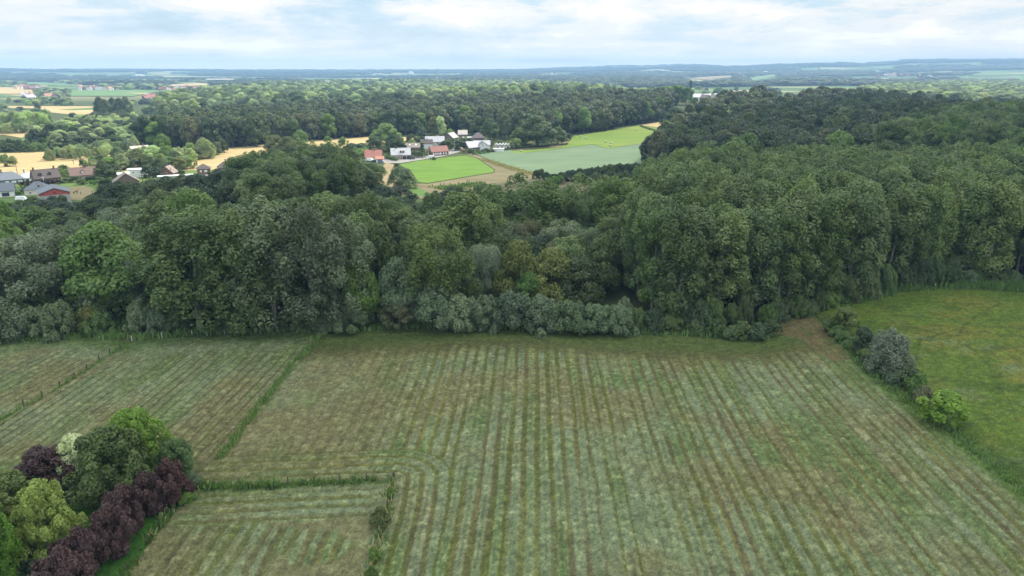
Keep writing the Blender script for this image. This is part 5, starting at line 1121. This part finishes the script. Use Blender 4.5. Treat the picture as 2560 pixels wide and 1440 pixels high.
for k in range(6): X = -7.5+k*2.5; mz.poly([(X, -.3, 3.4), (X+2.5, -.3, 3.4), (X+1.25, -.3, 4.7)]); mz.poly([(X, -.3, 3.4), (X+1.25, -.3, 4.7), (X+1.25, 3, 4.7), (X, 3, 3.4)]); mz.poly([(X+1.25, -.3, 4.7), (X+2.5, -.3, 3.4), (X+2.5, 3, 3.4), (X+1.25, 3, 4.7)])
add('zigzag_roof', mz.mesh('zigzag_roof', R_M['white']), zz_)
house(1247, 380, 8, 4, 2, 2.2, 0, 'flat', 'white', 'white', 'long white awning in front of the zigzag roofed building', (), name='shed', cat='shed')
house(920, 394, 14, 7, -28, 2.6, 2.2, 'gable', 'grey', 'slate', 'grey shed roof half hidden left of the red roofed house', (), name='shed', cat='shed')
# ridge hamlet
for u, v, W, D, yw, wl, rf, lb in ((1744, 254, 14, 9, 10, 'white', 'white', 'leftmost of the bright white roofs in the ridge hamlet'), (1758, 256, 13, 8, -35, 'brown', 'taupe', 'brown roof between the white ones of the ridge hamlet'), (1772, 254, 14, 9, 40, 'brown', 'white', 'white sloping roof in the middle of the ridge hamlet'), (1785, 256, 14, 9, -20, 'brown', 'taupe', 'brownish house with dark front in the ridge hamlet'), (1796, 253, 12, 9, 20, 'white', 'white', 'white roof right of the middle one in the ridge hamlet'), (1803, 255, 8, 8, 80, 'cream', 'taupe', 'house with a bright cream gable in the ridge hamlet'), (1815, 240, 11, 8, 5, 'white', 'grey', 'white house behind bushes at the right of the ridge hamlet'),
    (1836, 251, 16, 9, 0, 'pink', 'taupe', 'pinkish brown roof right of the ridge hamlet'), (1922, 262, 11, 9, 75, 'grey', 'white', 'pale steep gable peeping from the right hill trees'), (1669, 253, 8, 6, 0, 'white', 'white', 'small white house between the poplars on the crest')):
    x, y = G(u, v)
    house(u, v, W, D, yw, 4.5, 4.5, 'gable', wl, rf, lb, [(-.4, 2, 1.2, 1.4), (.4, 2, 1.2, 1.4)], z=float(terr(x, y))+2.2)
# far villages: one mesh each, the roof and walls are all one sees
FH = []
for wl, rf in (('white', 'red'), ('pink', 'brown'), ('white', 'grey'), ('cream', 'orange'), ('brick', 'redbrown')):
    m = MB(); m.cur = 0; m.box(-6, 6, 0, 9, -3, 4.2)
    for sx in (-6, 6): m.poly([(sx, 0, 4.2), (sx, 9, 4.2), (sx, 4.5, 8.4)])
    m.cur = 1; m.poly([(-6.4, -.4, 4), (6.4, -.4, 4), (6.4, 4.5, 8.6), (-6.4, 4.5, 8.6)]); m.poly([(6.4, 9.4, 4), (-6.4, 9.4, 4), (-6.4, 4.5, 8.6), (6.4, 4.5, 8.6)]); m.box(-.6, .6, 4, 5, 7.5, 9.8)
    FH.append(m.mesh('far_house', W_[wl], R_M[rf]))
def far_houses(n, u0, u1, v0, v1, label, group, s=1.):
    for k in range(n):
        x, y = G(random.uniform(u0, u1), random.uniform(v0, v1)); o = add('house', random.choice(FH), None, (x, y, float(terr(x, y))+.5+math.hypot(x, y)*.0006), random.uniform(-1.4, 1.4), [s*random.uniform(.9, 1.35)]*3, label=label, category='house', group=group)
far_houses(14, 28, 90, 221, 226, 'small house of the terrace-like village at the left edge of the plain', 'houses of the far left village')
far_houses(20, 195, 300, 221, 228, 'small pale house in the village above the green crop', 'houses of the village above the green crop')
far_houses(14, 400, 470, 222, 232, 'small white or red roofed house right of the green crop', 'houses right of the green crop')
far_houses(12, 490, 585, 227, 236, 'small reddish house in the village left of the valley forest', 'houses left of the valley forest')
far_houses(26, 700, 920, 209, 217, 'small house of the long village along the valley', 'houses of the long valley village', 1.2)
far_houses(6, 60, 165, 246, 252, 'pink roofed farmhouse among trees on the left plain', 'farmhouses on the left plain', 1.1)
far_houses(5, 355, 385, 244, 256, 'white house among trees beyond the dark clump', 'houses beyond the dark clump')
far_houses(16, 1170, 1500, 185, 205, 'tiny pale house in the blue distance', 'houses in the blue distance', 1.5)
far_houses(12, 1850, 2030, 182, 190, 'tiny pale house on the blue slope at right', 'houses on the blue slope', 1.5)
far_houses(8, 2180, 2330, 185, 196, 'tiny pale farm building on the right plain', 'farm buildings on the right plain', 1.6)
def hall(u, v, W, D, H, label, roof='white', wall='white'):
    x, y = G(u, v); t = thing('warehouse', label, 'warehouse', (x, y, float(terr(x, y))+math.hypot(x, y)*.0006)); m = MB(); m.box(-W/2, W/2, 0, D, -8, H); add('wall', m.mesh('hall_wall', W_[wall]), t)
    m = MB(); m.box(-W/2-.5, W/2+.5, -.5, D+.5, H, H+1); m.poly([(-W/2, 0, H+1.02), (W/2, 0, H+1.02), (W/2, D/2, H+4), (-W/2, D/2, H+4)]); m.poly([(-W/2, D/2, H+4), (W/2, D/2, H+4), (W/2, D, H+1.02), (-W/2, D, H+1.02)]); add('roof', m.mesh('hall_roof', R_M[roof]), t)
hall(347, 195, 45, 40, 14, 'long white warehouse in the distance on the left'); hall(548, 206, 130, 60, 10, 'long reddish roofed factory at centre left', 'pale', 'pink'); hall(945, 190, 80, 50, 10, 'long white factory on the blue plain', 'grey', 'cream'); hall(1027, 189, 30, 40, 22, 'white tower block on the blue plain')
hall(1065, 208, 70, 60, 8, 'pale tent-like hall beside the pylon', 'white', 'cream'); hall(1280, 199, 30, 40, 8, 'small bright hall in the blue distance'); hall(2193, 183, 30, 30, 10, 'bright small hall on the right plain'); hall(2222, 192, 50, 40, 8, 'greenish pale hall on the right plain', 'grey', 'grey'); hall(1915, 186, 24, 24, 14, 'white farm cube on the slope at right')
# church spires
def church(u, v, h, label, col='white'):
    x, y = G(u, v); t = thing('church', label, 'church', (x, y, float(terr(x, y)))); m = MB(); m.box(-4, 4, -4, 4, -5, h*.5); m.box(-6, 6, 4, 30, -5, h*.28); add('wall', m.mesh('church_wall', W_[col]), t)
    m = MB(); z0 = h*.5
    for a, b in (((-4.3, -4.3), (4.3, -4.3)), ((4.3, -4.3), (4.3, 4.3)), ((4.3, 4.3), (-4.3, 4.3)), ((-4.3, 4.3), (-4.3, -4.3))): m.poly([(*a, z0), (*b, z0), (0, 0, h)])
    m.poly([(-6.4, 4, h*.28), (6.4, 4, h*.28), (0, 4, h*.42)]); m.poly([(-6.4, 4, h*.28), (0, 4, h*.42), (0, 30, h*.42), (-6.4, 30, h*.28)]); m.poly([(0, 4, h*.42), (6.4, 4, h*.28), (6.4, 30, h*.28), (0, 30, h*.42)]); add('spire', m.mesh('church_spire', R_M['slate' if col != 'white' else 'white']), t)
church(1722, 199, 30, 'pale church spire above the pointed conifer', 'grey'); church(2045, 184, 60, 'dark church tower on the blue slope', 'grey')
# wind turbines on the skyline
def turbine(u, h, ang, label, first=None):
    v = float(np.interp(u, SKYU, SKYV)); d = ray(u, v-.3); k = 9000/d[1]; x, y = d[0]*k, 9000.; z = float(terr(x, y))
    t = thing('wind_turbine', label, 'wind turbine', (x, y, z), 0, 'wind turbines along the skyline'); m = MB(); m.tube([(0, 0, -10), (0, 0, h*.5), (0, 0, h)], [2.6, 2.1, 1.5], 8); add('tower', m.mesh('turbine_tower', METAL), t)
    m = MB(); m.box(-2, 2, -5, 5, h-1.5, h+2.5); add('nacelle', m.mesh('nacelle', METAL), t)
    for j in range(3):
        a = rad(ang+120*j); R0 = h*.5; dx, dz = math.sin(a), math.cos(a); px_, pz_ = dz, -dx; m = MB()
        m.poly([(px_*1.2, -6, h+pz_*1.2), (dx*R0, -6, h+dz*R0), (-px_*1.2+dx*R0*.2, -6, h-pz_*1.2+dz*R0*.2)]); m.poly([(px_*1.2, -5.5, h+pz_*1.2), (-px_*1.2+dx*R0*.2, -5.5, h-pz_*1.2+dz*R0*.2), (dx*R0, -5.5, h+dz*R0)])
        m.tube([(0, -5.8, h), (dx*R0*.97, -5.8, h+dz*R0*.97)], [1.1, .3], 5); add('blade', m.mesh('blade', METAL), t)
for u, h, a, lb in ((1275, 48, 10, 'taller left one of the paired turbines at the middle of the skyline'), (1295, 52, 70, 'right one of the paired turbines, blades tilted'), (1190, 44, 0, 'lone turbine left of the skyline pair'), (1307, 36, 40, 'small turbine just right of the pair'), (1324, 38, 20, 'second small turbine right of the pair'), (1335, 30, 90, 'third faint turbine right of the pair'), (1348, 28, 50, 'fourth faint turbine right of the pair'), (1153, 30, 30, 'faint leftmost turbine on the skyline'), (1360, 26, 15, 'faint rightmost turbine on the skyline')): turbine(u, h, a, lb)
# lattice pylon and stacks in the middle distance
def pylon(u, v, h, label):
    x, y = G(u, v); t = thing('pylon', label, 'pylon', (x, y, float(terr(x, y)))); m = MB(); w2 = h*.09
    for sx in (-1, 1):
        for sy in (-1, 1): m.tube([(sx*w2, sy*w2, 0), (sx*w2*.25, sy*w2*.25, h)], [.5, .35], 4)
    for k in range(8):
        z0, z1 = h*k/8, h*(k+1)/8; a0, a1 = w2*(1-.75*k/8), w2*(1-.75*(k+1)/8)
        for s in (-1, 1): m.tube([(-a0, s*a0, z0), (a1, s*a1, z1)], [.25, .25], 3); m.tube([(s*a0, -a0, z0), (s*a1, a1, z1)], [.25, .25], 3)
    add('frame', m.mesh('pylon_frame', METAL), t)
    for k, zf in enumerate((.72, .84, .96)): m = MB(); m.tube([(-h*.14, 0, h*zf), (h*.14, 0, h*zf)], [.4, .4], 4); m.tube([(-h*.14, 0, h*zf), (0, 0, h*(zf+.03))], [.2, .2], 3); m.tube([(h*.14, 0, h*zf), (0, 0, h*(zf+.03))], [.2, .2], 3); add('crossarm', m.mesh('crossarm', METAL), t)
pylon(1093, 209, 62, 'tall lattice pylon on the blue plain'); pylon(1266, 232, 34, 'left one of two thin pale masts above the forest crest'); pylon(1277, 232, 34, 'right one of two thin pale masts above the forest crest')
# poles and street lamps
def pole(u, v, vt, label, arm=None, mat=WOODM, name='utility_pole', cat='pole', r0=.16):
    x, y = G(u, v); z = float(terr(x, y)); d = ray(u, vt); h = CAMH+d[2]*y/d[1]-z; t = thing(name, label, cat, (x, y, z)); m = MB(); m.tube([(0, 0, -.3), (0, 0, h)], [r0, r0*.65], 6); add('mast' if name == 'street_lamp' else 'post', m.mesh('mast', mat), t)
    if name == 'street_lamp':
        m = MB(); m.tube([(0, 0, h-.1), (-.8, 0, h+.3), (-1.9, 0, h+.25)], [.08, .07, .05], 5); add('arm', m.mesh('lamp_arm', mat), t); m = MB(); m.box(-2.5, -1.7, -.18, .18, h+.12, h+.3); add('lamp_head', m.mesh('lamp_head', METAL), t)
    else:
        m = MB(); m.box(-.9, .9, -.06, .06, h-.7, h-.55); add('crossbar', m.mesh('crossbar', mat), t)
        for sx in (-.8, 0, .8): m = MB(); m.tube([(sx, 0, h-.55), (sx, 0, h-.3)], [.06, .04], 5); add('insulator', m.mesh('insulator', FRAME), t)
pole(44, 436, 414, 'thin dark pole at the wheat edge behind the blue-grey bungalow'); pole(184, 411, 399, 'leaning thin pole in the wheat field'); pole(112, 466, 441, 'pale concrete street pole in front of the brown brick house', mat=CONC, r0=.28); pole(1071, 393, 371, 'pale tall pole by the lane left of the brick cottage', mat=CONC, r0=.22)
pole(1137, 370, 352, 'pale pole by the lane right of the brick cottage', mat=CONC, r0=.2); pole(1126, 372, 359, 'curved street lamp beside the lane', name='street_lamp', cat='street lamp', mat=METAL, r0=.12); pole(430, 444, 420, 'thin pole before the small steep roofed brick house'); pole(357, 455, 436, 'thin pole right of the brown gabled house')
# cars, camper, trailer
def car(u, v, yaw, col, label, van=False, cat='car', z=None):
    x, y = G(u, v); t = thing('parked_van' if van else 'parked_car', label, 'van' if van else cat, (x, y, float(terr(x, y))+.25), rad(yaw)); pmn = pm('car_paint', col, .03, 1, .3)
    Lh, Wh = (2.6, 1.0) if van else (2.1, .88); hb = 1.0 if van else .72; m = MB()
    prof = [(-Lh, .3), (-Lh, hb), (-Lh+.15, hb+.12), (Lh-.9, hb+.1), (Lh-.1, hb-.12), (Lh, .35)]
    for s in (-1, 1): m.poly([(p[0], s*Wh, p[1]) for p in (prof if s < 0 else prof[::-1])])
    for i in range(len(prof)): a, b = prof[i], prof[(i+1) % len(prof)]; m.poly([(a[0], -Wh, a[1]), (a[0], Wh, a[1]), (b[0], Wh, b[1]), (b[0], -Wh, b[1])])
    add('body', m.mesh('car_body', pmn), t); m = MB(); zt = 2.1 if van else 1.38
    cb = [(-Lh+.15, hb+.1), (-Lh+(.2 if van else .55), zt), (Lh*(.45 if van else .12), zt), (Lh*(.7 if van else .5), hb+.1)]
    for s in (-1, 1): m.poly([(p[0], s*Wh*.88, p[1]) for p in (cb if s < 0 else cb[::-1])])
    for i in (0, 2): a, b = cb[i], cb[i+1]; m.poly([(a[0], -Wh*.88, a[1]), (a[0], Wh*.88, a[1]), (b[0], Wh*.88, b[1]), (b[0], -Wh*.88, b[1])])
    add('cabin_glass', m.mesh('car_glass', pmn if van else GLASS), t); m = MB(); m.box(cb[1][0], cb[2][0], -Wh*.88, Wh*.88, zt, zt+.05); add('car_roof', m.mesh('car_roof', pmn), t)
    for sx in (-1, 1):
        for sy in (-1, 1): m = MB(); m.tube([(sx*Lh*.62, sy*(Wh-.1), .33), (sx*Lh*.62, sy*(Wh+.03), .33)], [.33, .33], 10); add('wheel', m.mesh('wheel', TYRE), t)
car(1030, 399, 20, (.05, .05, .06), 'dark car on the lane below the clipped dark hedge'); car(1036, 395, 15, (.35, .36, .38), 'silver car parked beside the dark car'); car(1022, 394, -60, (.10, .10, .11), 'dark car on the driveway of the grey roofed house'); car(1059, 394, 20, (.6, .6, .6), 'pale car at the end of the dark clipped hedge')
car(1081, 397, 10, (.75, .75, .74), 'white van parked on the grass verge by the lane', True); car(1150, 375, 20, (.75, .75, .75), 'white car at the bend of the lane'); car(952, 407, 30, (.32, .38, .5), 'bluish car in front of the orange roofed garage'); car(926, 404, -20, (.8, .8, .8), 'white camper van left of the red roofed house', True); car(938, 406, -25, (.04, .04, .045), 'black car beside the white camper van'); car(56, 503, 10, (.8, .8, .8), 'white van behind the dark hedge trees, left village', True)
# swimming pool beside the white cube block
def pool():
    x, y = G(314, 459); t = thing('swimming_pool', 'small turquoise pool in front of the white cube block', 'pool', (x, y, .3)); m = MB(); m.box(-4, 4, -2.5, 2.5, 0, .35); add('rim', m.mesh('pool_rim', W_['white']), t)
    m = MB(); m.box(-3.5, 3.5, -2.1, 2.1, .3, .37); add('water', m.mesh('pool_water', pm('pool_water', (.25, .62, .60), .05, 1, .1)), t)
pool()
# round bales on the mown pasture
HAY = pm('hay', (.42, .36, .22), .2, 5); NET = pm('bale_wrap', (.45, .44, .36), .1, 3)
bm_ = MB(); k = 16
for x0, x1 in ((-.75, .75),): bm_.tube([(x0, 0, .85), (x0+.06, 0, .85), (x1-.06, 0, .85), (x1, 0, .85)], [.8, .88, .88, .8], 16)
BALE = bm_.mesh('bale_roll', NET); bm2 = MB(); [bm2.tube([(s*.751, 0, .85), (s*.80, 0, .85)], [.74, .70], 16) for s in (-1, 1)]; BEND = bm2.mesh('bale_end', HAY)
for u, v, ry, lb in ((1590, 327, .3, 'hay bale alone on the upper right of the mown pasture'), (1452, 344, 1.2, 'hay bale at the left tip of the mown pasture'), (1464, 347, .6, 'small looking hay bale right of the left tip one'), (1514, 356, .2, 'hay bale left of the pair near the crop corner'), (1527, 360, 1.0, 'upper bale of the pair near the crop corner'), (1525, 366, .5, 'lowest hay bale touching the crop corner'), (1303, 380, .2, 'hay bale at the far left strip of mown grass'), (1664, 345, 1.1, 'hay bale at the right edge beside the hill wood')):
    x, y = G(u, v); t = thing('hay_bale', lb, 'hay bale', (x, y, float(terr(x, y))+.1), ry, 'round hay bales on the mown pasture', (.82, .82, .82)); add('roll', BALE, t); add('end_face', BEND, t)
# horse in the small paddock
def horse():
    x, y = G(190, 486); t = thing('horse', 'brown horse standing in the dry paddock beside the red barn', 'horse', (x, y, .15), rad(50))
    bm = bmesh.new(); pts = [(-.75, 0, 1.25, .27), (-.3, 0, 1.2, .31), (.3, 0, 1.2, .30), (.7, 0, 1.3, .26), (.95, 0, 1.6, .16), (1.15, 0, 1.9, .13), (1.4, 0, 1.78, .09), (1.62, 0, 1.6, .07), (-.95, 0, 1.3, .08), (-1.05, 0, .9, .06)]
    vs_ = [bm.verts.new(p[:3]) for p in pts]; rds = [p[3] for p in pts]
    for a, b in ((0, 1), (1, 2), (2, 3), (3, 4), (4, 5), (5, 6), (6, 7), (0, 8), (8, 9)): bm.edges.new((vs_[a], vs_[b]))
    for hx, root, kn in ((-.7, 0, -.12), (.65, 3, .06)):
        for s in (-1, 1):
            ch = [(hx, s*.2, .95, .13), (hx+kn, s*.2, .55, .07), (hx, s*.2, .25, .05), (hx+.05, s*.2, .04, .065)]; pv = vs_[root]
            for c_ in ch: q = bm.verts.new(c_[:3]); rds.append(c_[3]); bm.edges.new((pv, q)); pv = q
    me = bpy.data.meshes.new('horse_body'); bm.to_mesh(me); bm.free(); me.materials.append(pm('horse_coat', (.14, .075, .04), .1)); o = add('body', me, t)
    if not me.skin_vertices: bpy.context.view_layer.objects.active = o
    sk = o.modifiers.new('skin', 'SKIN')
    if not me.skin_vertices: me.attributes
    for sv, r_v in zip(me.skin_vertices[0].data if me.skin_vertices else [], rds): sv.radius = (r_v, r_v)
    o.modifiers.new('sub', 'SUBSURF').levels = 1
    m = MB(); m.tube([(-1.0, 0, 1.35), (-1.15, 0, .95), (-1.12, 0, .6)], [.05, .07, .02], 5); add('tail', m.mesh('horse_tail', TYRE), t)
horse()
# marker post in the reeds, signposts
x, y = G(2336, 726); t = thing('marker_post', 'white marker post standing before the reeds at the meadow edge', 'post', (x, y, 0)); m = MB(); m.box(-.1, .1, -.1, .1, 0, 1.9); m.box(-.12, .12, -.12, .12, 1.9, 1.97); add('post', m.mesh('marker', pm('white_paint', (.8, .8, .78), .03)), t)
# ---------------------------------------------------------------- fences: posts, wires, and the uncut grass under them
def fence(pts, label, sp=4., h=1.25, wires=(.6, 1.1), post=WOODM, thick=.075, tall=None, wiremat=None, lean=.05):
    P = [G(*p) for p in pts]; t = thing('fence', label, 'fence', (P[0][0], P[0][1], 0)); o0 = P[0]; mp = MB(); mp.tube([(0, 0, -.2), (0, 0, h)], [thick, thick*.85], 6); pmh = mp.mesh('fence_post', post); nodes = []
    for a, b in zip(P[:-1], P[1:]):
        Ln = math.hypot(b[0]-a[0], b[1]-a[1]); n = max(1, int(Ln/sp))
        for i in range(n): nodes.append((a[0]+(b[0]-a[0])*i/n+random.uniform(-.08, .08), a[1]+(b[1]-a[1])*i/n+random.uniform(-.08, .08)))
    nodes.append(P[-1])
    for x, y in nodes:
        o = add('post', pmh, t, (x-o0[0], y-o0[1], 0), scale=(1, 1, random.uniform(.85, 1.15))); o.rotation_euler = (random.uniform(-lean, lean), random.uniform(-lean, lean), 0)
    for zz in wires: m = MB(); m.tube([(x-o0[0], y-o0[1], zz) for x, y in nodes], [.006]*len(nodes), 3); add('wire', m.mesh('wire', wiremat or WOODM), t)
def grass_strip(pts, wd, h, mat, label, dens=9, blade=.5, seed=1, dry=None):
    P = [G(*p) for p in pts]; r = np.random.default_rng(seed); C = []
    for a, b in zip(P[:-1], P[1:]):
        Ln = math.hypot(b[0]-a[0], b[1]-a[1]); n = int(Ln*wd*dens); tt = r.uniform(0, 1, n); off = r.normal(0, wd*.32, n); dx, dy = (b[0]-a[0])/Ln, (b[1]-a[1])/Ln
        C.append(np.stack([a[0]+(b[0]-a[0])*tt-dy*off, a[1]+(b[1]-a[1])*tt+dx*off], 1))
    C = np.concatenate(C); keep = fbm(C[:, 0], C[:, 1], 2.2, seed, 3) > .36; C = C[keep]; n = len(C)
    hh = h*r.uniform(.45, 1.15, n)*(.6+.9*fbm(C[:, 0], C[:, 1], 3, seed+4, 2)); an = r.uniform(0, 6.28, n); bw = blade*r.uniform(.3, .7, n); lx, ly = r.normal(0, .25, n)*hh, r.normal(0, .25, n)*hh
    z = terr(C[:, 0], C[:, 1]); A0 = np.stack([C[:, 0]-np.cos(an)*bw/2, C[:, 1]-np.sin(an)*bw/2, z-.02], 1); B0 = np.stack([C[:, 0]+np.cos(an)*bw/2, C[:, 1]+np.sin(an)*bw/2, z-.02], 1)
    T1 = np.stack([C[:, 0]+lx+np.cos(an)*bw*.45, C[:, 1]+ly+np.sin(an)*bw*.45, z+hh*.9], 1); T0 = np.stack([C[:, 0]+lx-np.cos(an)*bw*.3, C[:, 1]+ly-np.sin(an)*bw*.3, z+hh], 1)
    V = np.stack([A0, B0, T1, T0], 1).reshape(-1, 3); tint = np.repeat(r.random(n), 4).astype(np.float32)
    add('tall_grass', mesh_np('tall_grass', V, np.arange(n*4).reshape(-1, 4), (LM[mat],), {'tint': ('FLOAT', tint)}), label=label, kind='stuff')
F1 = [(325, 858), (250, 905), (150, 968), (60, 1018), (0, 1052), (-120, 1122), (-350, 1255)]
F2 = [(805, 834), (740, 905), (690, 965), (640, 1030), (590, 1095), (545, 1152)]
F3 = [(480, 1222), (600, 1222), (720, 1218), (850, 1210), (985, 1200)]
F4 = [(985, 1200), (970, 1270), (950, 1350), (925, 1440), (885, 1620)]
F5 = [(470, 1240), (420, 1290), (370, 1360), (320, 1430), (200, 1640)]
F6 = [(2105, 852), (2180, 935), (2300, 1030), (2380, 1085), (2420, 1120), (2560, 1235), (2800, 1440)]
fence(F1, 'wire fence with dark wooden posts between the two left hay fields', 3.4, 1.5, thick=.13); fence(F2, 'fence running through the long grass strip in the mown fields', 3.6, 1.3, wires=(.6, 1.15))
fence(F3, 'fence along the top of the small paddock, posts upright', 3.6, 1.7, thick=.09); fence(F4, 'fence down the right side of the small paddock', 4.2, 1.4, thick=.09); fence(F5, 'fence between the garden lawn and the small paddock', 4., 1.4, thick=.09); fence(F6, 'low wire fence along the right boundary of the mown field', 6., 1.2, thick=.07)
fence([(330, 852), (480, 838), (640, 832), (800, 828)], 'field edge fence at the foot of the left wood', 5., 1.3, thick=.1, post=CONC)
fence([(172, 490), (232, 484)], 'short wooden fence with dark posts across the dry paddock', 3.5, 1.6, thick=.14)
grass_strip(F1, 1.2, .6, 'grass', 'uncut grass under the left field fence', 16, .35, seed=3); grass_strip(F2, 1.5, .85, 'grass', 'uncut long grass along the fence between the fields', 22, .35, seed=4); grass_strip(F2, .9, .9, 'drygrass', 'pale seed stalks along the fence between the fields', 3, .3, seed=5)
grass_strip(F3, 1.3, .9, 'grass', 'tall dark grass along the top of the paddock', 26, .35, seed=6); grass_strip([(480, 1222), (600, 1222), (700, 1219)], 1.4, 1.3, 'grass', 'nettles at the left end of the paddock top', 16, seed=16); grass_strip(F4, 1.3, 1.2, 'drygrass', 'dry stalks along the right side of the paddock', 6, .35, seed=7); grass_strip(F4, 1.5, .9, 'grass', 'weeds along the right side of the paddock', 7, seed=8)
grass_strip(F5, 1.5, 1.0, 'grass', 'weeds between lawn and paddock', 9, seed=9); grass_strip(F5, 1.2, 1.2, 'drygrass', 'pale stalks between lawn and paddock', 3, .35, seed=10); grass_strip(F6, 2.4, .9, 'grass', 'bright grass along the right boundary', 10, seed=11)
RE = [(1990, 772), (2060, 762), (2150, 742), (2250, 722), (2350, 712), (2450, 716), (2560, 724), (2760, 735), (2950, 742)]
grass_strip(RE, 5.5, 1.9, 'grass', 'band of tall reeds between the meadow and the plantation', 16, .5, seed=12)
grass_strip([(0, 852), (120, 846), (220, 842), (330, 846), (420, 838), (560, 832), (700, 829), (800, 828), (1000, 818), (1200, 815), (1400, 820), (1560, 830), (1760, 838), (1920, 842)], 3.2, 1.3, 'grass', 'rank grass along the foot of the wood', 7, .5, seed=13)
grass_strip([(230, 842), (330, 815), (300, 800), (240, 820)], 7, 1.2, 'grass', 'weeds in the gap of the wood edge', 4, .6, seed=14)
grass_strip([(1205, 399), (1240, 410), (1300, 428), (1345, 440)], 5, 1.2, 'drygrass', 'dry weeds along the path beside the pale crop', 4, 1., seed=15); grass_strip([(1100, 475), (1150, 466), (1210, 462)], 12, 1.3, 'grass', 'rushes in the rough brown grass', 3, 1., seed=17)
